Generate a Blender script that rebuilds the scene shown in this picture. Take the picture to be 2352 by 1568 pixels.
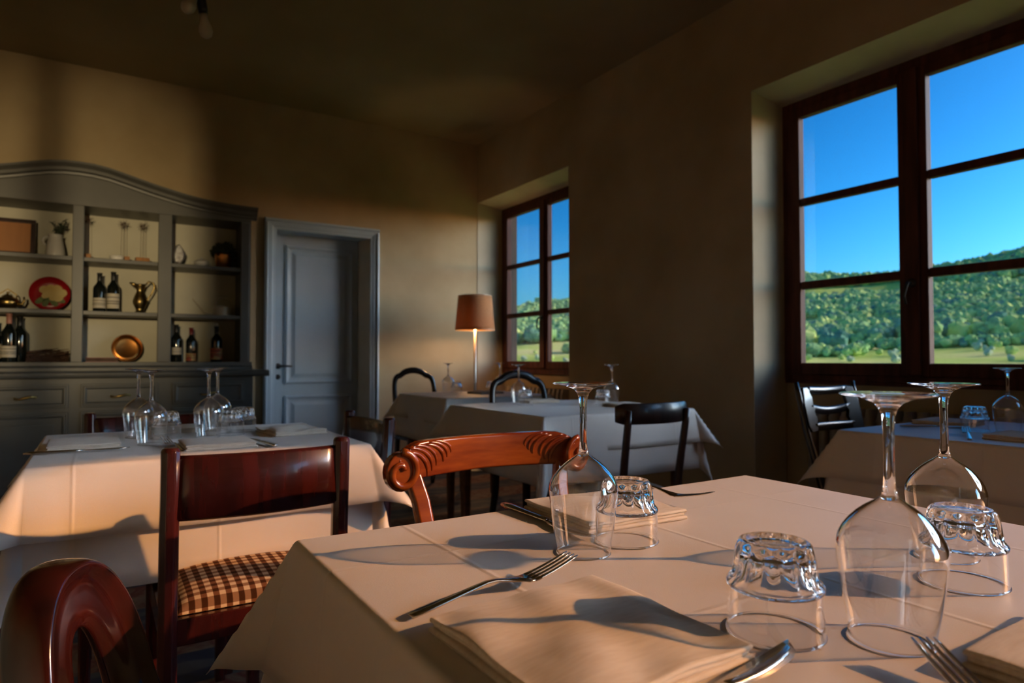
import bpy, bmesh, math, random
from mathutils import Vector, Matrix, noise
for o in list(bpy.data.objects):
    bpy.data.objects.remove(o, do_unlink=True)
S = bpy.context.scene
COL = S.collection
PI = math.pi
rnd = random.Random(7)

# ------------------------------------------------------------------ camera
cam_d = bpy.data.cameras.new('camera')
cam = bpy.data.objects.new('camera', cam_d)
COL.objects.link(cam)
cam_d.sensor_width = 36.0
cam_d.lens = 1500.0 / 2352.0 * 36.0
cam_d.clip_start = 0.02
cam_d.clip_end = 4000
cam.location = (0, 0, 0.985)
cam.rotation_euler = (math.radians(90 + 1.533), 0, math.radians(-32.31))
cam_d.dof.use_dof = True
cam_d.dof.focus_distance = 0.88
cam_d.dof.aperture_fstop = 6.3
S.camera = cam

# ------------------------------------------------------------------ sky, sun, exposure
SUN_DIR = Vector((0.800, -0.481, 0.358)).normalized()
world = bpy.data.worlds.new('sky_world')
S.world = world
world.use_nodes = True
wn = world.node_tree.nodes
wl = world.node_tree.links
wn.clear()
w_out = wn.new('ShaderNodeOutputWorld')
w_bg = wn.new('ShaderNodeBackground')
w_sky = wn.new('ShaderNodeTexSky')
w_sky.sky_type = 'NISHITA'
w_sky.sun_disc = False
w_sky.sun_elevation = math.asin(SUN_DIR.z)
w_sky.sun_rotation = math.atan2(SUN_DIR.x, SUN_DIR.y)
w_sky.altitude = 300
w_sky.air_density = 0.9
w_sky.dust_density = 1.8
w_sky.ozone_density = 5.0
w_hsv = wn.new('ShaderNodeHueSaturation')
w_hsv.inputs['Saturation'].default_value = 1.2
w_hsv.inputs['Hue'].default_value = 0.472
w_gam = wn.new('ShaderNodeGamma')
w_gam.inputs['Gamma'].default_value = 1.9
w_bg.inputs['Strength'].default_value = 0.0236
wl.new(w_sky.outputs[0], w_hsv.inputs['Color'])
wl.new(w_hsv.outputs[0], w_gam.inputs['Color'])
wl.new(w_gam.outputs[0], w_bg.inputs['Color'])
wl.new(w_bg.outputs[0], w_out.inputs['Surface'])

sun_d = bpy.data.lights.new('sun', 'SUN')
sun_d.energy = 1.48
sun_d.color = (1.0, 0.44, 0.12)
sun_d.angle = math.radians(0.7)
sun = bpy.data.objects.new('sun', sun_d)
COL.objects.link(sun)
sun.rotation_euler = SUN_DIR.to_track_quat('Z', 'Y').to_euler()

S.view_settings.view_transform = 'Standard'
S.view_settings.look = 'None'
S.view_settings.exposure = 1.4
S.view_settings.gamma = 1.0
S.view_settings.use_curve_mapping = False
S.cycles.use_denoising = True
S.cycles.max_bounces = 14
S.cycles.diffuse_bounces = 6
S.cycles.glossy_bounces = 6
S.cycles.transmission_bounces = 12
S.cycles.transparent_max_bounces = 40
S.cycles.sample_clamp_indirect = 6.0
S.cycles.caustics_reflective = False
S.cycles.caustics_refractive = False

# ------------------------------------------------------------------ helpers
def nd(nt, kind, **kw):
    n = nt.nodes.new(kind)
    for k, v in kw.items():
        if k in n.inputs: n.inputs[k].default_value = v
        else: setattr(n, k, v)
    return n

def mat(name, col, rough=0.6, metal=0.0, col2=None, scale=8.0, bump=0.0, bscale=60.0, spec=0.5, coat=0.0,
        stretch=(1, 1, 1), detail=4.0, sheen=0.0, contrast=(0.35, 0.65)):
    m = bpy.data.materials.new(name)
    m.use_nodes = True
    nt = m.node_tree
    p = nt.nodes['Principled BSDF']
    p.inputs['Roughness'].default_value = rough
    p.inputs['Metallic'].default_value = metal
    p.inputs['Specular IOR Level'].default_value = spec
    p.inputs['Coat Weight'].default_value = coat
    p.inputs['Coat Roughness'].default_value = 0.08
    p.inputs['Sheen Weight'].default_value = sheen
    p.inputs['Sheen Roughness'].default_value = 0.35
    tc = nd(nt, 'ShaderNodeTexCoord')
    mp = nd(nt, 'ShaderNodeMapping')
    mp.inputs['Scale'].default_value = stretch
    nt.links.new(tc.outputs['Object'], mp.inputs['Vector'])
    if col2 is None:
        col2 = tuple(c * 0.86 for c in col)
    nz = nd(nt, 'ShaderNodeTexNoise', Scale=scale, Detail=detail)
    nt.links.new(mp.outputs[0], nz.inputs['Vector'])
    rp = nd(nt, 'ShaderNodeValToRGB')
    rp.color_ramp.elements[0].position = contrast[0]
    rp.color_ramp.elements[1].position = contrast[1]
    rp.color_ramp.elements[0].color = (*col2, 1)
    rp.color_ramp.elements[1].color = (*col, 1)
    nt.links.new(nz.outputs['Fac'], rp.inputs['Fac'])
    nt.links.new(rp.outputs['Color'], p.inputs['Base Color'])
    if bump:
        nb = nd(nt, 'ShaderNodeTexNoise', Scale=bscale, Detail=3.0)
        nt.links.new(mp.outputs[0], nb.inputs['Vector'])
        bp = nd(nt, 'ShaderNodeBump', Strength=bump, Distance=0.01)
        nt.links.new(nb.outputs['Fac'], bp.inputs['Height'])
        nt.links.new(bp.outputs['Normal'], p.inputs['Normal'])
    return m

def glass_thin(name, tint=(1, 1, 1), boost=1.8):
    m = bpy.data.materials.new(name)
    m.use_nodes = True
    nt = m.node_tree
    nt.nodes.clear()
    out = nd(nt, 'ShaderNodeOutputMaterial')
    tr = nd(nt, 'ShaderNodeBsdfTransparent')
    tr.inputs['Color'].default_value = (*tint, 1)
    gl = nd(nt, 'ShaderNodeBsdfGlossy')
    gl.inputs['Roughness'].default_value = 0.0
    gl.inputs['Color'].default_value = (1, 1, 1, 1)
    lw = nd(nt, 'ShaderNodeLayerWeight', Blend=0.5)
    pw = nd(nt, 'ShaderNodeMath', operation='POWER'); pw.inputs[1].default_value = 5.0
    ma = nd(nt, 'ShaderNodeMath', operation='MULTIPLY_ADD'); ma.inputs[1].default_value = 0.96; ma.inputs[2].default_value = 0.04
    mu = nd(nt, 'ShaderNodeMath', operation='MULTIPLY', use_clamp=True); mu.inputs[1].default_value = boost
    mx = nd(nt, 'ShaderNodeMixShader')
    L = nt.links.new
    L(lw.outputs['Facing'], pw.inputs[0]); L(pw.outputs[0], ma.inputs[0]); L(ma.outputs[0], mu.inputs[0])
    L(mu.outputs[0], mx.inputs[0]); L(tr.outputs[0], mx.inputs[1]); L(gl.outputs[0], mx.inputs[2])
    L(mx.outputs[0], out.inputs['Surface'])
    return m

def glass_solid(name, col=(1, 1, 1), ior=1.5):
    m = bpy.data.materials.new(name)
    m.use_nodes = True
    nt = m.node_tree
    nt.nodes.clear()
    out = nd(nt, 'ShaderNodeOutputMaterial')
    g = nd(nt, 'ShaderNodeBsdfGlass')
    g.inputs['Color'].default_value = (*col, 1)
    g.inputs['Roughness'].default_value = 0.0
    g.inputs['IOR'].default_value = ior
    nt.links.new(g.outputs[0], out.inputs['Surface'])
    return m

class MB:
    """collects shapes in one bmesh"""
    def __init__(self):
        self.bm = bmesh.new()
    def face(self, vs):
        try: return self.bm.faces.new(vs)
        except ValueError: return None
    def box(self, x0, x1, y0, y1, z0, z1):
        v = [self.bm.verts.new(p) for p in ((x0,y0,z0),(x1,y0,z0),(x1,y1,z0),(x0,y1,z0),(x0,y0,z1),(x1,y0,z1),(x1,y1,z1),(x0,y1,z1))]
        for f in ((0,3,2,1),(4,5,6,7),(0,1,5,4),(1,2,6,5),(2,3,7,6),(3,0,4,7)):
            self.face([v[i] for i in f])
        return self
    def loft(self, rings, closed=True, caps=True):
        R = [[self.bm.verts.new(p) for p in r] for r in rings]
        n = len(R[0])
        for a, b in zip(R[:-1], R[1:]):
            for i in range(n if closed else n - 1):
                j = (i + 1) % n
                self.face([a[i], a[j], b[j], b[i]])
        if caps and closed:
            self.face(list(reversed(R[0])))
            self.face(R[-1])
        return self
    def lathe(self, prof, n=32, cx=0, cy=0, cz=0, mod=None):
        """profile of (r, z) pairs, r == 0 allowed at the ends"""
        rows = []
        for r, z in prof:
            if r < 1e-6:
                rows.append([self.bm.verts.new((cx, cy, cz + z))])
            else:
                row = []
                for i in range(n):
                    a = 2 * PI * i / n
                    q = mod(a, r, z) if mod else r
                    row.append(self.bm.verts.new((cx + q * math.cos(a), cy + q * math.sin(a), cz + z)))
                rows.append(row)
        for a, b in zip(rows[:-1], rows[1:]):
            for i in range(n):
                j = (i + 1) % n
                if len(a) == 1 and len(b) == 1: break
                if len(a) == 1: self.face([a[0], b[j], b[i]])
                elif len(b) == 1: self.face([a[i], a[j], b[0]])
                else: self.face([a[i], a[j], b[j], b[i]])
        return self
    def tube(self, path, rad, n=10, closed=False, flat=1.0, up=Vector((0, 0, 1))):
        """sweep an ellipse along path; rad number or list; flat squashes along 'up' side"""
        P = [Vector(p) for p in path]
        m = len(P)
        rings = []
        for i, p in enumerate(P):
            if closed: t = P[(i + 1) % m] - P[i - 1]
            else: t = P[min(i + 1, m - 1)] - P[max(i - 1, 0)]
            t.normalize()
            a = t.cross(up)
            if a.length < 1e-4: a = t.cross(Vector((1, 0, 0)))
            a.normalize()
            b = a.cross(t)
            r = rad[i] if isinstance(rad, (list, tuple)) else rad
            rings.append([p + a * (r * math.cos(2 * PI * k / n)) + b * (r * flat * math.sin(2 * PI * k / n)) for k in range(n)])
        if closed:
            rings.append(rings[0])
            self.loft(rings, True, False)
        else:
            self.loft(rings)
        return self
    def bar(self, path, w, h, up=Vector((0, 0, 1)), chamfer=0.18):
        """sweep a chamfered rectangle; w across, h along up; scalars or lists"""
        P = [Vector(p) for p in path]
        m = len(P)
        rings = []
        for i, p in enumerate(P):
            t = (P[min(i + 1, m - 1)] - P[max(i - 1, 0)]).normalized()
            a = t.cross(up)
            if a.length < 1e-4: a = t.cross(Vector((0, 1, 0)))
            a.normalize()
            b = a.cross(t)
            ww = (w[i] if isinstance(w, (list, tuple)) else w) / 2
            hh = (h[i] if isinstance(h, (list, tuple)) else h) / 2
            c = min(ww, hh) * chamfer * 2
            q = [(ww - c, -hh), (ww, -hh + c), (ww, hh - c), (ww - c, hh), (-ww + c, hh), (-ww, hh - c), (-ww, -hh + c), (-ww + c, -hh)]
            rings.append([p + a * x + b * y for x, y in q])
        return self.loft(rings)
    def prism(self, poly, y0, y1, plane='xz'):
        """extrude a 2-D outline"""
        def P(u, v, w):
            return {'xz': (u, w, v), 'yz': (w, u, v), 'xy': (u, v, w)}[plane]
        return self.loft([[P(u, v, y0) for u, v in poly], [P(u, v, y1) for u, v in poly]])
    def grid(self, fn, us, vs):
        V = [[self.bm.verts.new(fn(u, v)) for v in vs] for u in us]
        for i in range(len(us) - 1):
            for j in range(len(vs) - 1):
                self.face([V[i][j], V[i + 1][j], V[i + 1][j + 1], V[i][j + 1]])
        return self
    def xform(self, M):
        bmesh.ops.transform(self.bm, matrix=M, verts=self.bm.verts)
        return self
    def build(self, name, material, parent=None, smooth=False, bevel=0.0, segs=2, solid=0.0, loc=None, recalc=True):
        if recalc: bmesh.ops.recalc_face_normals(self.bm, faces=self.bm.faces)
        me = bpy.data.meshes.new(name)
        self.bm.to_mesh(me)
        self.bm.free()
        me.materials.append(material)
        if smooth:
            for p in me.polygons: p.use_smooth = True
        o = bpy.data.objects.new(name, me)
        COL.objects.link(o)
        if parent: o.parent = parent
        if loc: o.location = loc
        if solid:
            md = o.modifiers.new('solid', 'SOLIDIFY'); md.thickness = solid; md.offset = 0
        if bevel:
            md = o.modifiers.new('bevel', 'BEVEL'); md.width = bevel; md.segments = segs; md.limit_method = 'ANGLE'
            md.angle_limit = math.radians(40)
            if not smooth:
                for p in me.polygons: p.use_smooth = True
                md.harden_normals = True
        return o

def tag(o, label=None, cat=None, group=None, kind=None):
    if label: o['label'] = label
    if cat: o['category'] = cat
    if group: o['group'] = group
    if kind: o['kind'] = kind
    return o

def thing(name, label, cat, loc=(0, 0, 0), rz=0.0, group=None):
    o = bpy.data.objects.new(name, None)
    o.empty_display_size = 0.1
    COL.objects.link(o)
    o.location = loc
    o.rotation_euler = (0, 0, rz)
    return tag(o, label, cat, group)

def struct(name, loc=(0, 0, 0)):
    o = bpy.data.objects.new(name, None)
    COL.objects.link(o)
    o.location = loc
    o['kind'] = 'structure'
    return o

def dup(root, label, loc, rz=0.0, group=None):
    """copy of a thing with copies of its parts and sub-parts"""
    r = root.copy(); COL.objects.link(r)
    r.location = loc; r.rotation_euler = (0, 0, rz)
    r['label'] = label
    if group: r['group'] = group
    for ch in list(root.children):
        c = ch.copy(); COL.objects.link(c); c.parent = r
        for g in list(ch.children):
            d = g.copy(); COL.objects.link(d); d.parent = c
    return r

def lerp(a, b, t): return a + (b - a) * t
def lin(a, b, n): return [a + (b - a) * i / (n - 1) for i in range(n)]

# ------------------------------------------------------------------ materials
M_wall = mat('limewashed_plaster', (0.50, 0.395, 0.245), 0.93, col2=(0.36, 0.265, 0.145), scale=1.3, bump=0.25, bscale=9, detail=7, spec=0.2, contrast=(0.3, 0.7))
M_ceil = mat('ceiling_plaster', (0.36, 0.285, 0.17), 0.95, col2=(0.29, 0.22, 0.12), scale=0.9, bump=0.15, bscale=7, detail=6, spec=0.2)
M_reveal = mat('reveal_plaster', (0.52, 0.45, 0.33), 0.9, col2=(0.44, 0.37, 0.26), scale=2.5, bump=0.2, bscale=14, detail=6, spec=0.2)
M_winwood = mat('window_wood', (0.105, 0.034, 0.020), 0.6, col2=(0.055, 0.018, 0.012), scale=5, stretch=(6, 6, 0.6), bump=0.05, bscale=30, spec=0.2)
M_lining = mat('weathered_wood', (0.075, 0.05, 0.038), 0.85, col2=(0.045, 0.03, 0.022), scale=6, stretch=(4, 4, .6))
M_door = mat('grey_blue_paint', (0.38, 0.47, 0.54), 0.42, col2=(0.35, 0.435, 0.505), scale=3, bump=0.03, bscale=40)
M_cab = mat('grey_cabinet_paint', (0.092, 0.092, 0.083), 0.42, col2=(0.074, 0.074, 0.068), scale=4, bump=0.05, bscale=30)
M_cabback = mat('cabinet_back_paint', (0.64, 0.61, 0.48), 0.75, col2=(0.57, 0.54, 0.42), scale=3)
M_cloth = mat('table_linen', (0.735, 0.69, 0.635), 0.45, col2=(0.685, 0.64, 0.585), scale=3, bump=0.10, bscale=900, sheen=0.2, spec=0.5)
M_napkin = mat('napkin_linen', (0.73, 0.66, 0.56), 0.92, col2=(0.66, 0.58, 0.48), scale=40, stretch=(1, 7, 1), bump=0.15, bscale=700, sheen=0.2, spec=0.1)
M_mahog = mat('mahogany', (0.060, 0.009, 0.008), 0.26, col2=(0.028, 0.006, 0.006), scale=7, stretch=(6, 6, 0.7), coat=0.4)
M_dark = mat('dark_wood', (0.045, 0.020, 0.014), 0.33, col2=(0.022, 0.010, 0.008), scale=7, stretch=(6, 6, 0.7), coat=0.25)
M_black = mat('ebonised_wood', (0.018, 0.012, 0.011), 0.25, col2=(0.01, 0.007, 0.007), scale=6, coat=0.4)
M_cherry = mat('polished_cherry', (0.38, 0.085, 0.008), 0.22, col2=(0.17, 0.026, 0.004), scale=5, stretch=(0.8, 4, 5), coat=0.5, bump=0.03, bscale=40)
M_balloon = mat('glossy_rosewood', (0.042, 0.007, 0.005), 0.15, col2=(0.016, 0.004, 0.004), scale=6, stretch=(5, 5, 0.8), coat=0.6)
M_steel = mat('cutlery_steel', (0.62, 0.58, 0.52), 0.16, metal=1.0, col2=(0.55, 0.51, 0.46), scale=25)
M_brass = mat('aged_brass', (0.50, 0.37, 0.13), 0.3, metal=1.0, col2=(0.28, 0.19, 0.07), scale=14)
M_copper = mat('copper', (0.72, 0.32, 0.09), 0.28, metal=1.0, col2=(0.52, 0.20, 0.05), scale=10)
M_iron = mat('black_iron', (0.018, 0.018, 0.02), 0.45, col2=(0.012, 0.012, 0.013), scale=20)
M_white = mat('white_ceramic', (0.74, 0.72, 0.67), 0.3, col2=(0.68, 0.66, 0.6), scale=6)
M_cream = mat('cream_enamel', (0.60, 0.53, 0.38), 0.35, col2=(0.52, 0.45, 0.31), scale=6)
M_shade = mat('linen_lampshade', (0.56, 0.29, 0.13), 0.9, col2=(0.46, 0.23, 0.10), scale=60, stretch=(1, 1, 5), bump=0.15, bscale=300)
M_pole = mat('satin_metal', (0.62, 0.56, 0.46), 0.4, metal=0.7, scale=10)
M_rad = mat('radiator_paint', (0.30, 0.25, 0.19), 0.5, col2=(0.26, 0.21, 0.16), scale=8)
M_bottle = mat('dark_bottle_glass', (0.010, 0.013, 0.010), 0.08, col2=(0.006, 0.008, 0.006), scale=4, coat=0.5)
M_paper = mat('label_paper', (0.66, 0.60, 0.48), 0.7, col2=(0.58, 0.52, 0.40), scale=20)
M_papery = mat('ochre_label_paper', (0.50, 0.33, 0.13), 0.7, col2=(0.46, 0.10, 0.05), scale=16, contrast=(0.45, 0.55))
M_ink = mat('label_ink', (0.05, 0.04, 0.035), 0.8, scale=20)
M_red = mat('red_lacquer', (0.42, 0.012, 0.016), 0.3, col2=(0.34, 0.008, 0.012), scale=4)
M_petal = mat('painted_petal', (0.76, 0.62, 0.28), 0.4, col2=(0.66, 0.45, 0.13), scale=9)
M_leafp = mat('painted_leaf', (0.20, 0.25, 0.06), 0.4, col2=(0.09, 0.13, 0.04), scale=9)
M_leaf = mat('dried_leaf', (0.07, 0.09, 0.05), 0.7, col2=(0.035, 0.045, 0.025), scale=14)
M_twig = mat('dry_twig', (0.13, 0.07, 0.045), 0.85, col2=(0.08, 0.04, 0.028), scale=14)
M_block = mat('oak_block', (0.50, 0.22, 0.06), 0.6, col2=(0.36, 0.15, 0.04), scale=6, stretch=(8, 1, 8))
M_board = mat('tan_board', (0.40, 0.17, 0.05), 0.55, col2=(0.33, 0.135, 0.04), scale=3, stretch=(6, 1, 0.5))
M_bulb = mat('opal_bulb', (0.46, 0.41, 0.31), 0.35, col2=(0.42, 0.37, 0.28), scale=4)
M_tabletop = mat('table_wood', (0.16, 0.07, 0.03), 0.5, col2=(0.10, 0.04, 0.02), scale=5, stretch=(1, 8, 8))
M_leather = mat('seat_leather', (0.07, 0.028, 0.018), 0.45, col2=(0.045, 0.018, 0.012), scale=12)
M_thin = glass_thin('wine_glass_wall', (0.985, 0.985, 0.985), 2.8)
M_thick = glass_thin('wine_glass_base', (0.985, 0.985, 0.985), 6.0)
M_pane = glass_thin('window_glass', (0.90, 0.94, 0.96), 1.6)
M_glass = glass_solid('clear_glass')

def translucent(m, amount):
    nt = m.node_tree
    p = nt.nodes['Principled BSDF']; out = nt.nodes['Material Output']
    tr = nd(nt, 'ShaderNodeBsdfTranslucent'); mx = nd(nt, 'ShaderNodeMixShader'); mx.inputs[0].default_value = amount
    nt.links.new(p.inputs['Base Color'].links[0].from_socket, tr.inputs['Color'])
    nt.links.new(p.outputs[0], mx.inputs[1]); nt.links.new(tr.outputs[0], mx.inputs[2]); nt.links.new(mx.outputs[0], out.inputs['Surface'])
translucent(M_shade, .22)
def creases(m, pitch):
    # pressed fold lines across the linen, as fine relief
    nt = m.node_tree
    p = nt.nodes['Principled BSDF']
    old = p.inputs['Normal'].links[0].from_node
    sp = nd(nt, 'ShaderNodeSeparateXYZ'); tc = nd(nt, 'ShaderNodeTexCoord')
    nt.links.new(tc.outputs['Object'], sp.inputs[0])
    hs = []
    for ax in 'XY':
        pp = nd(nt, 'ShaderNodeMath', operation='PINGPONG'); pp.inputs[1].default_value = pitch / 2
        mr = nd(nt, 'ShaderNodeMapRange', interpolation_type='SMOOTHSTEP'); mr.inputs[1].default_value = 0; mr.inputs[2].default_value = .006; mr.inputs[3].default_value = 1; mr.inputs[4].default_value = 0
        nt.links.new(sp.outputs[ax], pp.inputs[0]); nt.links.new(pp.outputs[0], mr.inputs[0]); hs.append(mr)
    mxm = nd(nt, 'ShaderNodeMath', operation='MAXIMUM')
    nt.links.new(hs[0].outputs[0], mxm.inputs[0]); nt.links.new(hs[1].outputs[0], mxm.inputs[1])
    bp = nd(nt, 'ShaderNodeBump', Strength=.35, Distance=.002)
    nt.links.new(mxm.outputs[0], bp.inputs['Height']); nt.links.new(bp.outputs['Normal'], old.inputs['Normal'])
creases(M_cloth, .30)
def gingham():
    m = bpy.data.materials.new('brown_gingham')
    m.use_nodes = True
    nt = m.node_tree
    p = nt.nodes['Principled BSDF']
    p.inputs['Roughness'].default_value = 0.9
    p.inputs['Specular IOR Level'].default_value = 0.1
    tc = nd(nt, 'ShaderNodeTexCoord')
    sp = nd(nt, 'ShaderNodeSeparateXYZ')
    nt.links.new(tc.outputs['Object'], sp.inputs[0])
    st = []
    for ax in 'XY':
        a = nd(nt, 'ShaderNodeMath', operation='MULTIPLY'); a.inputs[1].default_value = 1 / 0.0245
        b = nd(nt, 'ShaderNodeMath', operation='FRACT')
        c = nd(nt, 'ShaderNodeMath', operation='GREATER_THAN'); c.inputs[1].default_value = 0.5
        nt.links.new(sp.outputs[ax], a.inputs[0]); nt.links.new(a.outputs[0], b.inputs[0]); nt.links.new(b.outputs[0], c.inputs[0])
        st.append(c)
    ad = nd(nt, 'ShaderNodeMath', operation='MULTIPLY_ADD'); ad.inputs[1].default_value = 0.42
    b2 = nd(nt, 'ShaderNodeMath', operation='MULTIPLY'); b2.inputs[1].default_value = 0.58
    nt.links.new(st[0].outputs[0], b2.inputs[0])
    nt.links.new(st[1].outputs[0], ad.inputs[0]); nt.links.new(b2.outputs[0], ad.inputs[2])
    rp = nd(nt, 'ShaderNodeValToRGB')
    rp.color_ramp.elements[0].color = (0.66, 0.50, 0.33, 1)
    rp.color_ramp.elements[1].color = (0.05, 0.018, 0.008, 1)
    e = rp.color_ramp.elements.new(0.5); e.color = (0.20, 0.085, 0.04, 1)
    nt.links.new(ad.outputs[0], rp.inputs['Fac'])
    nt.links.new(rp.outputs['Color'], p.inputs['Base Color'])
    return m
M_gingham = gingham()

def floor_mat():
    m = bpy.data.materials.new('patterned_floor')
    m.use_nodes = True
    nt = m.node_tree
    p = nt.nodes['Principled BSDF']
    p.inputs['Roughness'].default_value = 0.5
    L = nt.links.new
    tc = nd(nt, 'ShaderNodeTexCoord')
    nz = nd(nt, 'ShaderNodeTexNoise', Scale=9.0, Detail=3.0, Distortion=2.2)
    L(tc.outputs['Object'], nz.inputs['Vector'])
    wv = nd(nt, 'ShaderNodeTexWave', Scale=2.6, Distortion=9.0, Detail=2.0)
    wv.wave_type = 'RINGS'
    L(tc.outputs['Object'], wv.inputs['Vector'])
    rp = nd(nt, 'ShaderNodeValToRGB')
    cr = rp.color_ramp
    cr.elements[0].position = 0.38; cr.elements[0].color = (0.16, 0.028, 0.018, 1)
    cr.elements[1].position = 0.62; cr.elements[1].color = (0.30, 0.21, 0.14, 1)
    L(nz.outputs['Fac'], rp.inputs['Fac'])
    # broad navy and beige bands of the pattern
    sp = nd(nt, 'ShaderNodeSeparateXYZ'); L(tc.outputs['Object'], sp.inputs[0])
    a = nd(nt, 'ShaderNodeMath', operation='MULTIPLY_ADD'); a.inputs[1].default_value = 1.9; a.inputs[2].default_value = 0.33
    L(sp.outputs['Y'], a.inputs[0])
    b = nd(nt, 'ShaderNodeMath', operation='FRACT'); L(a.outputs[0], b.inputs[0])
    c = nd(nt, 'ShaderNodeMath', operation='GREATER_THAN'); c.inputs[1].default_value = 0.55; L(b.outputs[0], c.inputs[0])
    r2 = nd(nt, 'ShaderNodeValToRGB')
    r2.color_ramp.elements[0].position = 0.45; r2.color_ramp.elements[0].color = (0.022, 0.035, 0.075, 1)
    r2.color_ramp.elements[1].position = 0.75; r2.color_ramp.elements[1].color = (0.10, 0.10, 0.11, 1)
    L(wv.outputs['Fac'], r2.inputs['Fac'])
    mx = nd(nt, 'ShaderNodeMix'); mx.data_type = 'RGBA'
    L(c.outputs[0], mx.inputs[0]); L(rp.outputs['Color'], mx.inputs[6]); L(r2.outputs['Color'], mx.inputs[7])
    L(mx.outputs[2], p.inputs['Base Color'])
    return m
M_floor = floor_mat()

# ------------------------------------------------------------------ room shell
XR, XO = 3.137, 3.60          # right wall: inner and outer face
XF = 3.42                     # window frame plane (inside face)
YB = 5.60                     # back wall
XL, YF = -1.75, -5.2          # left wall, wall behind the camera
ZC = 3.10
W1 = (4.115, 5.60)            # far window opening along Y
W2 = (0.93, 2.40)             # near window opening
HEAD = 2.52
W3 = (-4.95, -2.50)           # unseen opening behind the camera, added to brighten the room
ARCH_Y0, ARCH_Y1, ARCH_S, ARCH_TOP = -1.85, 0.36, 1.50, 2.33   # unseen arched opening, added and shaped to admit and trim the sun

MB().box(XL - .3, XO, YF - .3, YB + .4, -.1, 0).build('floor', M_floor)['kind'] = 'structure'
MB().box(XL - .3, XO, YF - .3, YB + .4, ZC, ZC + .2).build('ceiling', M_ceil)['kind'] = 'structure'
MB().box(XL - .3, XL, YF - .3, YB + .4, 0, ZC).build('wall_left', M_wall)['kind'] = 'structure'
b = MB()
b.box(XL, XO, YF - .3, YF, 0, ZC)
b.build('wall_front', M_wall)['kind'] = 'structure'
# back wall round the door recess
DX0, DX1, DZ = 1.225, 2.04, 2.06
b = MB()
b.box(XL, DX0, YB, YB + .35, 0, ZC); b.box(DX1, XO, YB, YB + .35, 0, ZC); b.box(DX0, DX1, YB, YB + .35, DZ + .03, ZC)
b.box(DX0, DX1, YB + .30, YB + .35, 0, DZ + .03)
b.build('wall_back', M_wall)['kind'] = 'structure'
# right wall: piers between the openings, lintels, parapets in the window niches
b = MB()
b.box(XR, XO, W2[1], W1[0], 0, ZC)
b.box(XR, XO, ARCH_Y1, W2[0], 0, ZC)
b.box(XR, XO, W3[1], ARCH_Y0, 0, ZC)
b.box(XR, XO, YF, W3[0], 0, ZC)
b.box(XR, XO, W3[0], W3[1], 2.75, ZC)
b.box(XR, XO, W1[0], W1[1], HEAD, ZC)
b.box(XR, XO, W2[0], W2[1], HEAD, ZC)
# arched opening
n = 20
cyA, rA = (ARCH_Y0 + ARCH_Y1) / 2, (ARCH_Y1 - ARCH_Y0) / 2
arc = [(cyA - rA * math.cos(PI * i / n), ARCH_S + (ARCH_TOP - ARCH_S) * math.sin(PI * i / n)) for i in range(n + 1)]
poly = arc + [(ARCH_Y1, ZC), (ARCH_Y0, ZC)]
for x0, x1 in ((XR, XR + .12),):
    for (ya, za), (yb, zb) in zip(arc[:-1], arc[1:]):
        b.prism([(ya, za), (yb, zb), (yb, ZC), (ya, ZC)], x0, x1, 'yz')
b.box(XR + .12, XO, ARCH_Y0, ARCH_Y1, 2.75, ZC)
b.box(XR, XO, ARCH_Y0, ARCH_Y1, 0, 1.45)
wall_right = b.build('wall_right', M_wall)
wall_right['kind'] = 'structure'
# lighter plaster skins of the window reveals (jambs and soffits)
for k, (y0, y1) in enumerate((W1, W2)):
    b = MB()
    b.box(XR + .001, XF, y1 - .004, y1, 0, HEAD)
    b.box(XR + .001, XF, y0, y0 + .004, 0, HEAD)
    b.prism([(XR + .001, HEAD), (XF, HEAD - .035), (XF, HEAD)], y0, y1, 'xz')
    o = b.build('trim_%d' % (k + 1), M_reveal); o['kind'] = 'structure'
    b = MB()
    b.box(XF + .02, XO, y0, y1, 0, .845)
    o = b.build('wall_parapet', M_wall); o['kind'] = 'structure'
    b = MB(); b.box(XF + .0, XF + .05, y0 + .005, y1 - .005, .845, .862)
    o = b.build('trim_%d' % (k + 4), M_winwood, bevel=.003); o['kind'] = 'structure'

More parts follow.
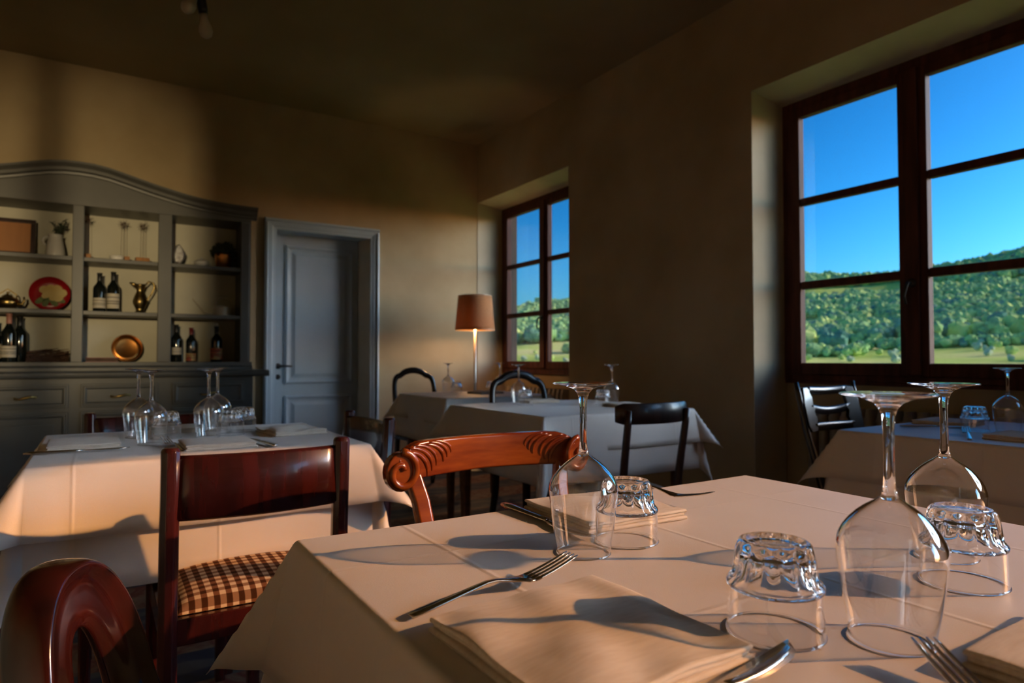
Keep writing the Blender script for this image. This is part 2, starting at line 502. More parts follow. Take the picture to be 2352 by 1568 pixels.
# ------------------------------------------------------------------ windows
def make_window(num, y0, y1):
    root = struct('window_%d' % num)
    z0, z1 = .862, HEAD - .035
    xa, xb = XF, XF + .065
    f = .05
    b = MB()
    b.box(xb, XO - .005, y1 - .012, y1, z0, z1 + .03); b.box(xb, XO - .005, y0, y0 + .012, z0, z1 + .03); b.box(xb, XO - .005, y0 + .012, y1 - .012, z1 + .02, z1 + .03)
    b.build('outer_lining', M_lining, root)
    b = MB()
    b.box(xa, xb, y0, y0 + f, z0, z1); b.box(xa, xb, y1 - f, y1, z0, z1)
    b.box(xa, xb, y0 + f, y1 - f, z1 - f, z1); b.box(xa, xb, y0 + f, y1 - f, z0, z0 + .035)
    b.build('frame', M_winwood, root, bevel=.004)
    ym = (y0 + y1) / 2
    st = .068
    for ca, cb in ((y0 + f - .002, ym - .0005), (ym + .0005, y1 - f + .002)):
        za, zb = z0 + .033, z1 - f + .002
        xs, xe = xa - .012, xa + .04
        cs = bpy.data.objects.new('casement', None); COL.objects.link(cs); cs.parent = root
        for (p, q, r, s) in ((ca, ca + st, za, zb), (cb - st, cb, za, zb)):
            MB().box(xs, xe, p, q, r, s).build('stile', M_winwood, cs, bevel=.006)
        MB().box(xs, xe, ca + st, cb - st, za, za + st).build('bottom_rail', M_winwood, cs, bevel=.006)
        MB().box(xs, xe, ca + st, cb - st, zb - .055, zb).build('top_rail', M_winwood, cs, bevel=.006)
        zs = [za + st, 1.385, 1.43, 1.868, 1.912, zb - .055]
        for k in (1, 3):
            MB().box(xs + .006, xe - .004, ca + st, cb - st, zs[k], zs[k + 1]).build('muntin', M_winwood, cs, bevel=.008)
        for k in (0, 2, 4):
            MB().box(xa + .018, xa + .022, ca + st - .004, cb - st + .004, zs[k] - .004, zs[k + 1] + .004).build('pane', M_pane, cs)
    b = MB().box(xa - .03, xa - .012, ym - .035, ym + .035, z0 + .04, z1 - f)
    b.build('meeting_cover', M_winwood, root, bevel=.008)
    b = MB()
    b.lathe([(0, 0), (.022, 0), (.022, .008), (0, .012)], 14)
    b.tube([(0, 0, .01), (.0, 0, .035), (-.02, .01, .045), (-.06, .03, .045), (-.10, .035, .038)], [.008, .008, .008, .007, .006], 8)
    b.xform(Matrix.Translation((xa - .03, ym, 1.36)) @ Matrix.Rotation(-PI / 2, 4, 'Y') @ Matrix.Rotation(0.25, 4, 'Z'))
    b.build('window_handle', M_iron, root, smooth=True)
    return root
make_window(1, *W1)
make_window(2, *W2)

# ------------------------------------------------------------------ door with casing
dr = struct('door_1')
YD = 5.80
b = MB()
def casing_profile(b, x0, x1, z0, z1, side):
    b.box(x0, x1, YB - .028, YB, z0, z1)
for (xa, xb) in ((1.136, DX0), (DX1, 2.117)):
    out, inn = (xa, xb) if xa < 1.5 else (xb, xa)
    s = 1 if inn > out else -1
    c = MB()
    pr = [(0, 0), (0, .030), (.018, .036), (.026, .022), (.060, .018), (.068, .012), (.077 + .012, .008), (.077 + .012, 0)]
    wdt = abs(inn - out)
    pts = [(out + s * u / .089 * wdt, YB - v) for u, v in pr]
    c.prism(pts, 0, DZ + .05, 'xy')
    c.build('casing', M_door, dr)
c = MB()
pts = [(DZ + .087 - u / .089 * .085, YB - v) for u, v in pr]
c.loft([[(1.136, y, z) for z, y in pts], [(2.117, y, z) for z, y in pts]])
c.build('casing', M_door, dr)
# lining of the recess, splayed on the hinge side
c = MB().prism([(DX1, YB), (DX1 + .001, YB + .30), (1.997, YD), (1.997, YD - .04)], 0, DZ, 'xy')
c.build('jamb_lining', M_reveal, dr)
MB().box(DX0, DX1, YB, YB + .3, DZ, DZ + .03).build('jamb_lining', M_door, dr)
MB().box(DX0 - .001, DX0 + .012, YB, YB + .3, 0, DZ).build('jamb_lining', M_door, dr)
leaf = MB().box(DX0 + .012, 1.999, YD, YD + .04, 0.004, DZ).build('leaf', M_door, dr, bevel=.003)
for z0, z1 in ((.771, 1.968), (.10, .67)):
    x0, x1 = 1.352, 1.95
    w = .045
    b = MB()
    prof = [(0, 0), (.006, .016), (.016, .018), (.030, .004), (w, 0)]
    rings = []
    for cx, cz, sx, sz in ((x0, z0, 1, 1), (x1, z0, -1, 1), (x1, z1, -1, -1), (x0, z1, 1, -1)):
        rings.append([(cx + sx * u, YD - v, cz + sz * u) for u, v in prof])
    rings.append(rings[0])
    b.loft(rings, closed=False, caps=False)
    b.build('moulding', M_door, leaf)
    b = MB()
    i0, i1, j0, j1 = x0 + w + .01, x1 - w - .01, z0 + w + .01, z1 - w - .01
    b.loft([[(i0, YD, j0), (i1, YD, j0), (i1, YD, j1), (i0, YD, j1)],
            [(i0 + .03, YD - .012, j0 + .03), (i1 - .03, YD - .012, j0 + .03), (i1 - .03, YD - .012, j1 - .03), (i0 + .03, YD - .012, j1 - .03)]])
    b.build('panel', M_door, leaf)
b = MB()
b.lathe([(0, 0), (.024, 0), (.024, .008), (.012, .012), (.010, .04), (0, .042)], 16)
b.xform(Matrix.Translation((1.297, YD, .925)) @ Matrix.Rotation(PI / 2, 4, 'X'))
b.tube([(1.297, YD - .04, .925), (1.33, YD - .045, .926), (1.37, YD - .045, .924), (1.405, YD - .04, .922)], [.010, .009, .008, .010], 10)
b.build('door_handle', M_iron, leaf, smooth=True)
b = MB().lathe([(0, 0), (.022, 0), (.022, .006), (.008, .009), (0, .006)], 16)
b.xform(Matrix.Translation((1.297, YD, .832)) @ Matrix.Rotation(PI / 2, 4, 'X'))
b.build('escutcheon', M_iron, leaf, smooth=True)

# ------------------------------------------------------------------ radiators in the niches
def radiator(label, y0, y1):
    root = thing('radiator', label, 'radiator', (XR + .17, (y0 + y1) / 2, 0))
    nf = int((y1 - y0) / .062)
    p0 = None
    for i in range(nf):
        y = -(y1 - y0) / 2 + .062 * (i + .5)
        if p0 is None:
            b = MB()
            b.bar([(0, 0, .10), (0, 0, .13), (0, 0, .68), (0, 0, .73)], [.07, .09, .09, .07], [.030, .044, .044, .030], up=Vector((0, 1, 0)), chamfer=.3)
            p0 = b.build('fin', M_rad, root, smooth=True); p0.location = (0, y, 0)
        else:
            c = p0.copy(); COL.objects.link(c); c.parent = root; c.location = (0, y, 0)
    for z in (.16, .67):
        MB().tube([(0, -(y1 - y0) / 2, z), (0, (y1 - y0) / 2, z)], .018, 10, up=Vector((1, 0, 0))).build('pipe', M_rad, root, smooth=True)
    for y in (-(y1 - y0) / 2 + .1, (y1 - y0) / 2 - .1):
        MB().box(-.03, .03, y - .012, y + .012, 0, .14).build('foot', M_rad, root)
radiator('cast radiator in the niche under the small far window', 4.36, 5.30)
radiator('cast radiator in the niche under the large near window', 1.05, 2.22)
# ------------------------------------------------------------------ tables and linen
def table(x0, x1, y0, y1, where, ix=.055, iy=.055, flare=0):
    cx, cy = (x0 + x1) / 2, (y0 + y1) / 2
    t = thing('dining_table', 'wooden dining table hidden under white linen, ' + where, 'table', (cx, cy, 0))
    hx, hy = (x1 - x0) / 2, (y1 - y0) / 2
    MB().box(-hx, hx, -hy, hy, .715, .742).build('tabletop', M_tabletop, t, bevel=.004)
    b = MB(); i = .05
    b.box(-hx + i, hx - i, -hy + i, -hy + i + .02, .63, .715); b.box(-hx + i, hx - i, hy - i - .02, hy - i, .63, .715)
    b.box(-hx + i, -hx + i + .02, -hy + i + .02, hy - i - .02, .63, .715); b.box(hx - i - .02, hx - i, -hy + i + .02, hy - i - .02, .63, .715)
    b.build('apron', M_tabletop, t)
    for sx in (-1, 1):
        for sy in (-1, 1):
            X, Y = sx * (hx - ix), sy * (hy - iy)
            MB().bar([(X, Y, 0), (X, Y, .35), (X, Y, .715)], [.034, .046, .05], [.034, .046, .05], up=Vector((0, 1, 0))).build('leg', M_tabletop, t)
    def cloth(name, label, o, z, b0, be, bc, seed, rip):
        sd = random.Random(seed)
        ph = [sd.uniform(0, 6.28) for _ in range(8)]
        def axis(h):
            inner = lin(-h, h, 15)
            ext = [o * q for q in (.012, .03, .06, .09, .13, .2, .3, .42, .55, .7, .85, 1.0)]
            return [-h - e for e in reversed(ext)] + inner + [h + e for e in ext]
        rho = .010
        def drop(d, beta):
            te = PI / 2 - beta
            if d < rho * te:
                a = d / rho
                return rho * math.sin(a), rho * (1 - math.cos(a))
            e = d - rho * te
            return rho * math.sin(te) + e * math.sin(beta), rho * (1 - math.cos(te)) + e * math.cos(beta)
        def fn(u, v):
            dx, dy = max(abs(u) - hx, 0), max(abs(v) - hy, 0)
            sx, sy = (1 if u > 0 else -1), (1 if v > 0 else -1)
            zz = z + .0012 * noise.noise(Vector((u * 7 + ph[0], v * 7, 0)))
            if dx == 0 and dy == 0:
                return (u, v, zz)
            side = ph[(0 if sx > 0 else 1) + (2 if sy > 0 else 0)]
            if dy == 0 or dx == 0:
                d = dx or dy
                s, hs = (v, hy) if dx else (u, hx)
                k = 0 if dx else 3
                q = max(0, (abs(s) - hs * .45) / (hs * .55))
                beta = b0 + (be - b0) * q * q
                beta += rip * (1 - q * q) * math.sin(s * 9 + ph[k] + (1.3 if (sx if dx else sy) > 0 else 0)) * min(1, d / o)
                h, dr_ = drop(d, max(beta, .01))
                return (sx * (hx + h), v, zz - dr_) if dx else (u, sy * (hy + h), zz - dr_)
            r = math.hypot(dx, dy); f = math.atan2(dy, dx)
            beta = be + (bc - be) * math.sin(2 * f) ** 2 + rip * .5 * math.sin(4 * f) * math.sin(side)
            h, dr_ = drop(r, beta)
            return (sx * (hx + h * math.cos(f)), sy * (hy + h * math.sin(f)), zz - dr_)
        ob = MB().grid(fn, axis(hx), axis(hy)).build(name, M_cloth, None, smooth=True, solid=.0012, loc=(cx, cy, 0))
        ob.name = name
        return tag(ob, label, 'tablecloth')
    cloth('under_cloth', 'long white under cloth on the ' + where, .285, .744, .05, .10, .24, sum(map(ord, where)) % 97, .03)
    cloth('tablecloth', 'short white top cloth with pointed corners on the ' + where, .165, .748, .07 + flare * .5, .24 + flare, .62 + flare * .3, len(where), .05)
    return t
T1 = (.225, 1.112, -.02, .872)
T2 = (-.13, .64, 1.765, 2.48)
T3 = (1.545, 2.42, 2.20, 3.03)
T4 = (1.765, 2.53, 3.52, 4.23)
T5 = (2.105, 2.88, .42, 1.268)
table(*T1, 'nearest table', ix=.27)
table(*T2, 'table before the grey cabinet', iy=.10, flare=.17)
table(*T3, 'middle table')
table(*T4, 'table beside the floor lamp')
table(*T5, 'table under the large window', iy=.12)
ZT = .7492   # top of the linen

# ------------------------------------------------------------------ glasses (all stand upside down)
def make_wine(label, loc, group):
    t = thing('wine_glass', label, 'wine glass', loc, 0, group)
    prof = [(.0325, .0012), (.0348, .015), (.0372, .030), (.0395, .048), (.0412, .062), (.0424, .072), (.0425, .077), (.0417, .082), (.0396, .0875),
            (.0362, .0935), (.0315, .0995), (.0258, .1055), (.0192, .1110), (.0128, .1152), (.0072, .1192)]
    MB().lathe(prof[:7], 56).build('bowl', M_thin, t, smooth=True)
    MB().lathe(prof[6:], 56).build('bowl_base', M_thick, t, smooth=True)
    b = MB(); n = 56
    b.tube([(.0325 * math.cos(2 * PI * i / n), .0325 * math.sin(2 * PI * i / n), .0010) for i in range(n)], .0009, 8, closed=True)
    b.build('rim', M_glass, t, smooth=True)
    st = [(0, .1165), (.0045, .1168), (.0072, .1185), (.0062, .121), (.0050, .127), (.0044, .137), (.0042, .155), (.0043, .175), (.0052, .187), (.0075, .194),
          (.0115, .1985), (.019, .2018), (.029, .2039), (.0362, .2047), (.0376, .2056), (.0374, .2066), (.036, .2070), (.02, .2060), (0, .2052)]
    MB().lathe(st, 48).build('stem_and_foot', M_glass, t, smooth=True)
    return t

def make_tumbler(label, loc, group, rz=0):
    t = thing('tumbler', label, 'tumbler', loc, rz, group)
    MB().lathe([(.0400, .0012), (.0397, .02), (.0393, .0395)], 56).build('smooth_wall', M_thin, t, smooth=True)
    b = MB(); n = 56
    b.tube([(.0400 * math.cos(2 * PI * i / n), .0400 * math.sin(2 * PI * i / n), .0010) for i in range(n)], .0011, 8, closed=True)
    b.build('rim', M_glass, t, smooth=True)
    NF = 14
    def mod(a, r, z):
        k = 0
        if .043 < z < .0775 and r > .0285:
            e = min(1, (z - .043) / .006) * min(1, max(0, (.0785 - z) / .006))
            k = -.0044 * e * (1 - abs(math.cos(NF * a / 2)) ** .8)
        return r + k
    out = [(.0393, .0385), (.0402, .0400), (.0402, .0425), (.0385, .0450), (.0362, .0470), (.0350, .055), (.0338, .064), (.0326, .071), (.0310, .0755),
           (.0285, .0782), (.0255, .0790), (.0225, .0778), (.012, .0770), (0, .0768)]
    inn = [(0, .0680), (.014, .0676), (.0235, .066), (.0270, .062), (.0290, .055), (.0312, .047), (.0372, .0400), (.0380, .0385), (.0393, .0385)]
    MB().lathe(out[::-1] + inn[::-1][:0], 112, mod=mod)
    b = MB().lathe(out + inn, 112, mod=mod)
    bmesh.ops.remove_doubles(b.bm, verts=b.bm.verts, dist=1e-5)
    b.build('fluted_base', M_glass, t, smooth=True)
    return t

G_W, G_T = 'upturned wine glasses on the laid tables', 'upturned fluted tumblers on the laid tables'
w0 = make_wine('upturned wine glass in front of the carved chair, nearest table', (.503, .632, ZT), G_W)
for lab, x, y in (
    ('upturned wine glass between two tumblers at the front right of nearest table', .567, .299),
    ('upturned wine glass farthest right on nearest table, behind a tumbler', .860, .388),
    ('upturned wine glass at left of the pair nearest the grey cabinet drawers', .103, 2.27),
    ('upturned wine glass at front of the left pair on cabinet-side table', .125, 2.07),
    ('upturned wine glass at front of the right pair on cabinet-side table', .283, 2.165),
    ('upturned wine glass at back of the right pair on cabinet-side table', .335, 2.36),
    ('upturned wine glass before the black arched chair on the middle table', 1.876, 2.90),
    ('upturned wine glass at window side of the middle table', 2.311, 2.66),
    ('upturned wine glass at door side of the farthest table', 2.055, 4.08),
    ('upturned wine glass at lamp side of the farthest table', 2.44, 4.02),
    ('upturned wine glass on the table under the large window', 2.469, .925)):
    dup(w0, lab, (x, y, ZT), 0.3)
u0 = make_tumbler('upturned fluted tumbler beside folded napkin before the carved chair', (.584, .644, ZT), G_T)
for lab, x, y in (
    ('upturned fluted tumbler at front centre of nearest table by the knife', .499, .362),
    ('upturned fluted tumbler farthest right on nearest table', .776, .334),
    ('upturned fluted tumbler behind left pair of wine glasses on cabinet-side table', .174, 2.205),
    ('upturned fluted tumbler at front right on cabinet-side table', .352, 2.205),
    ('upturned fluted tumbler at right end of cabinet-side table glassware', .402, 2.28),
    ('upturned fluted tumbler before the black arched chair on the middle table', 1.85, 2.80),
    ('upturned fluted tumbler at window side of the middle table', 2.20, 2.60),
    ('upturned fluted tumbler at door side of the farthest table', 2.13, 4.10),
    ('upturned fluted tumbler at lamp side of the farthest table', 2.345, 3.98),
    ('upturned fluted tumbler on the table under the large window', 2.449, 1.012)):
    dup(u0, lab, (x, y, ZT), rnd.uniform(0, .4))

# ------------------------------------------------------------------ napkins
def make_napkin(label, loc, rz, sx=.19, sy=.19, seed=1, amp=.003):
    t = thing('folded_napkin', label, 'napkin', loc, rz, 'folded linen napkins')
    sd = Vector((seed * 3.1, seed * 1.7, 0))
    N = 22
    z0 = 0
    for k, (th, ins) in enumerate(((.0055, 0), (.0050, .004), (.0045, .001))):
        b = MB()
        hx, hy = sx / 2 - ins, sy / 2 - ins * .6
        def prof(u, v, top, th=th, k=k, hx=hx, hy=hy):
            e = min(hx - abs(u), hy - abs(v))
            r = th / 2
            q = math.sqrt(max(0, 1 - (1 - min(e, r) / r) ** 2))
            w = amp * (k + .6) * .5 * noise.noise(Vector((u * 16, v * 16, 0)) + sd) if k or top else 0
            bulge = .0035 * k * (1 - (u / hx) ** 2) * (1 - (v / hy) ** 2)
            return (u, v, z0 + r + w * min(1, e * 60 + .5) + bulge + (r * q if top else -r * q))
        def ax(h): return [-h, -h + .0006, -h + .0014, -h + .003] + lin(-h + .008, h - .008, N) + [h - .003, h - .0014, h - .0006, h]
        b.grid(lambda u, v: prof(u, v, True), ax(hx), ax(hy))
        b.grid(lambda u, v: prof(u, v, False), ax(hx), ax(hy))
        bmesh.ops.remove_doubles(b.bm, verts=b.bm.verts, dist=1e-6)
        b.build('fold', M_napkin, t, smooth=True)
        z0 += th * .96
    return t
make_napkin('folded linen napkin at front left of nearest table, fork beside it', (.340, .428, ZT), .03, .187, .192, 1, .006)
make_napkin('folded linen napkin beneath a fork at far edge of nearest table', (.652, .772, ZT), -.06, .178, .175, 2)
make_napkin('folded linen napkin at bottom right corner of nearest table', (.655, .150, ZT), .02, .19, .19, 3)
make_napkin('folded linen napkin at left end of cabinet-side table', (-.030, 2.12, ZT), .02, .165, .19, 4)
make_napkin('folded linen napkin between fork and knife on cabinet-side table', (.275, 1.935, ZT), .02, .175, .165, 5)
make_napkin('rumpled folded napkin at door end of cabinet-side table', (.525, 2.16, ZT), .12, .165, .19, 6, .008)
make_napkin('folded linen napkin behind glasses at far side of cabinet-side table', (.22, 2.385, ZT), 0, .16, .12, 7)
make_napkin('folded linen napkin before the arched chair on middle table', (2.02, 2.93, ZT), 0, .20, .13, 8)
make_napkin('folded linen napkin near the window-side glasses of middle table', (2.22, 2.46, ZT), .1, .18, .14, 9)
make_napkin('folded linen napkin on the farthest table', (2.24, 3.88, ZT), .1, .20, .16, 10)
make_napkin('folded linen napkin at far side of table under large window', (2.60, 1.16, ZT), .05, .18, .17, 11)
make_napkin('folded linen napkin at near side of table under large window', (2.30, .81, ZT), .02, .19, .17, 12)

# ------------------------------------------------------------------ cutlery (local: handle at -x, tip at +x)
def make_fork(label, loc, rz, lift=.0, L=.198):
    t = thing('fork', label, 'fork', loc, rz, 'forks laid beside the napkins')
    def zf(x):
        base = lerp(.0025, .0145, max(0, min(1, (x + L / 2) / (L / 2 - .01)))) if x < -.01 else lerp(.0145, .0065, min(1, (x + .01) / .045)) if x < .035 else lerp(.0065, .020, ((x - .035) / .064) ** 1.4)
        return base + lift * (x + L / 2) / L
    h = lin(-L / 2, .042, 16)
    wd = [.0105, .0115, .0112, .0105, .0098, .009, .0082, .0075, .0068, .0062, .006, .0066, .0085, .0135, .0205, .0235]
    MB().bar([(x, 0, zf(x)) for x in h], wd, [.0024] * 11 + [.0028, .0026, .0022, .0018, .0016], chamfer=.25).build('handle', M_steel, t, smooth=True)
    for y in (-.0093, -.0031, .0031, .0093):
        x = lin(.040, L / 2, 8)
        MB().bar([(a, y * (1 - .06 * i / 7), zf(a)) for i, a in enumerate(x)], [.0050, .0046, .0042, .0040, .0037, .0034, .0030, .0018], [.0022] * 7 + [.001], chamfer=.25).build('tine', M_steel, t, smooth=True)
    return t
def make_knife(label, loc, rz, L=.225):
    t = thing('table_knife', label, 'knife', loc, rz, 'knives laid beside the napkins')
    x = lin(-L / 2, .008, 8)
    MB().bar([(a, 0, .005) for a in x], [.012, .0145, .014, .0132, .0124, .0116, .011, .010], [.0055, .0075, .0075, .007, .0065, .006, .0055, .004], chamfer=.3).build('handle', M_steel, t, smooth=True)
    x = lin(.004, L / 2, 10)
    pts = []
    wdt = [.009, .0125, .0155, .0175, .0185, .0187, .018, .0165, .0125, .002]
    rings = []
    for a, w in zip(x, wdt):
        rings.append([(a, .005, .0062), (a, .005 - w * .5, .0058), (a, .005 - w, .0042), (a, .005 - w * .5, .0046), (a, .005, .0040)])
    MB().loft(rings).build('blade', M_steel, t, smooth=True)
    return t
def between(a, b):
    return ((a[0] + b[0]) / 2, (a[1] + b[1]) / 2, ZT), math.atan2(b[1] - a[1], b[0] - a[0])
l, r = between((.246, .556), (.436, .572)); make_fork('steel fork lying along the far edge of the front left napkin', l, r, .004)
l, r = between((.745, .862), (.779, .678)); make_fork('steel fork resting on the napkin at far edge of nearest table', (l[0], l[1], ZT + .0155), r, .0)
l, r = between((.436, .098), (.543, .262)); make_fork('steel fork at bottom right, tines towards the front wine glass', (l[0], l[1], ZT), r, .0)
l, r = between((.548, .890), (.545, .668)); make_knife('steel knife lying beside the far napkin near the carved chair', l, r)
l, r = between((.275, .300), (.466, .330)); make_knife('steel knife at the bottom centre below the front left napkin', l, r)
l, r = between((.185, 1.85), (.155, 2.04)); make_fork('steel fork left of the middle napkin on cabinet-side table', l, r, .003)
l, r = between((.400, 1.83), (.375, 2.03)); make_knife('steel knife right of the middle napkin on cabinet-side table', l, r)
l, r = between((-.12, 1.985), (.04, 1.985)); make_knife('steel knife in front of the left napkin on cabinet-side table', l, r)
l, r = between((2.155, .905), (2.30, .975)); make_fork('steel fork beside the near napkin on table under large window', l, r, .003)
l, r = between((2.35, 1.20), (2.52, 1.05)); make_knife('steel knife beside the far napkin on table under large window', l, r)

# ------------------------------------------------------------------ chairs (local: faces +y, back at -y, seat centre at origin)
def front_legs(t, m, w, y, zt, th=.036, splay=.0):
    for s in (-1, 1):
        MB().bar([(s * (w + splay), y + splay, 0), (s * w, y, zt * .6), (s * w, y, zt)], [th * .75, th * .95, th], [th * .75, th * .95, th], up=Vector((0, 1, 0))).build('front_leg', m, t)
def cushion(t, m, w, d, z0, z1, name='seat_cushion', yo=0):
    b = MB()
    def f(u, v, top):
        e = max(abs(u), abs(v))
        k = max(0, 1 - abs(u) ** 8) ** .35 * max(0, 1 - abs(v) ** 8) ** .35
        zz = z0 + .012 + (z1 - z0 - .012) * k * (.75 + .25 * (1 - u * u) * (1 - v * v)) if top else z0
        return (u * w, v * d + yo, zz)
    ax = [-1, -.985, -.96, -.92, -.85] + lin(-.75, .75, 9) + [.85, .92, .96, .985, 1]
    b.grid(lambda u, v: f(u, v, True), ax, ax)
    b.grid(lambda u, v: f(u, v, False), [-1, 1], [-1, 1])
    return b.build(name, m, t, smooth=True)

def chair_post(label, loc, rz, m=M_mahog):
    t = thing('post_chair', label, 'chair', loc, rz, 'dark red post-back chairs with gingham seats')
    W = .175
    for s in (-1, 1):
        b = MB(); x = s * W
        b.bar([(x, -.20, 0), (x, -.195, .43), (x, -.203, .62), (x, -.215, .798), (x, -.215, .806)], [.034, .036, .036, .035, .026], [.034, .04, .038, .036, .026], up=Vector((0, 1, 0)), chamfer=.28)
        b.build('rear_post', m, t, smooth=False, bevel=.003)
    xs = lin(-W + .012, W - .012, 13)
    b = MB()
    b.bar([(x, -.205 - .028 * (1 - (x / W) ** 2), .722) for x in xs], .022, .132, chamfer=.3)
    b.build('back_rail', m, t, smooth=True)
    front_legs(t, m, W, .175, .455)
    b = MB()
    b.box(-W, W, .165, .187, .40, .455); b.box(-W + .01, W - .01, -.205, -.185, .40, .455)
    b.box(-W - .012, -W + .012, -.185, .165, .40, .455); b.box(W - .012, W + .012, -.185, .165, .40, .455)
    b.build('seat_rail', m, t, bevel=.003)
    cushion(t, M_gingham, .158, .185, .445, .498)
    return t
c0 = chair_post('dark red post-back chair with brown gingham seat, back towards the camera', (.300, 1.70, 0), 0)
dup(c0, 'dark red post-back chair at the door end of the cabinet-side table', (.535, 2.065, 0), PI / 2 + .02)
dup(c0, 'dark red post-back chair on far side of the cabinet-side table, before cabinet', (.153, 2.375, 0), PI)

def chair_carved(label, loc, rz):
    t = thing('carved_chair', label, 'chair', loc, rz)
    H = .228
    zc = .775
    bow = lambda x: -.215 - .045 * (1 - (x / H) ** 2)
    xs = lin(-H, H, 27)
    hs = []; zs = []
    for x in xs:
        a = abs(x) / H
        top = .814 - .030 * max(0, (a - .72) / .28) ** 1.8
        bot = .735 + .004 * (1 - a)
        hs.append(top - bot); zs.append((top + bot) / 2)
    b = MB()
    b.bar([(x, bow(x), z) for x, z in zip(xs, zs)], .024, hs, chamfer=.14)
    crest = b.build('crest_rail', M_cherry, t, bevel=.002)
    face = .0125
    for s in (-1, 1):
        # the end of the crest rolls over into a scroll
        b = MB()
        out = []
        for i in range(20):
            a = 2 * PI * i / 20
            out.append((s * (H - .004) + s * .034 * math.cos(a), .762 + .040 * math.sin(a) - .006))
        if s > 0: out = out[::-1]
        b.loft([[(x, bow(H) - .014, z) for x, z in out], [(x, bow(H) + .012, z) for x, z in out]])
        b.build('scroll_end', M_cherry, crest, bevel=.004)
        b = MB(); pts, rr = [], []
        for i in range(30):
            q = i / 29
            a = PI * .50 + q * PI * 2.3
            rad = .031 * (1 - q) ** .8 + .006
            pts.append((s * (H - .003) + s * rad * math.cos(a - PI * .5 + PI * .5), bow(H) + face, .756 + rad * 1.12 * math.sin(a))); rr.append(.0085 * (1 - .3 * q))
        b.tube(pts, rr, 10, up=Vector((0, 1, 0)), flat=.8)
        b.build('scroll', M_cherry, crest, smooth=True)
        # two sprays of carved leaves sweeping along the top edge, hooked at their tips
        for ox, oz, ln, dr0, th in ((.020, .793, .050, .046, .0046), (.024, .801, .058, .044, .0042), (.036, .806, .058, .040, .0038),
                                    (.066, .805, .046, .034, .0042), (.074, .809, .048, .030, .0038), (.086, .811, .046, .024, .0032)):
            pts = []
            for i in range(11):
                q = i / 10
                x = s * (H - ox - ln * math.sin(q * PI * .56)); z = oz - dr0 * (1 - math.cos(q * PI * .56))
                pts.append((x, bow(x) + face - .001, z))
            MB().tube(pts, [th * k for k in (.5, .75, .9, 1, 1.05, 1.1, 1.1, 1.05, .95, .8, .45)], 8, up=Vector((0, 1, 0)), flat=.9).build('carved_leaf', M_cherry, crest, smooth=True)
        # sabre stile running down into the rear leg
        b = MB()
        x = s * (H - .050)
        P = [(x + s * .012, bow(x) + .004, .742), (x, bow(x) + .018, .69), (x - s * .008, bow(x) + .045, .60), (x - s * .012, bow(x) + .07, .50), (x - s * .012, -.175, .43), (x - s * .010, -.20, .25), (x, -.27, 0)]
        b.bar(P, [.034, .036, .036, .036, .036, .034, .028], [.022, .026, .03, .034, .036, .034, .026], up=Vector((0, 1, 0)))
        b.build('rear_stile', M_cherry, t, smooth=False, bevel=.003)
    front_legs(t, M_cherry, .19, .17, .44)
    b = MB(); b.box(-.20, .20, .165, .19, .385, .44); b.box(-.20, -.178, -.19, .165, .385, .44); b.box(.178, .20, -.19, .165, .385, .44); b.box(-.178, .178, -.19, -.165, .385, .44)
    b.build('seat_rail', M_cherry, t, bevel=.003)
    b = MB(); xs = lin(-.165, .165, 9)
    b.bar([(x, -.20 - .02 * (1 - (x / .165) ** 2), .585) for x in xs], .016, .035); b.build('lower_splat', M_cherry, t, smooth=True)
    cushion(t, M_leather, .175, .172, .435, .478)
    return t
chair_carved('orange cherrywood chair with scroll-carved crest rail behind the nearest table', (.745, 1.035, 0), PI)

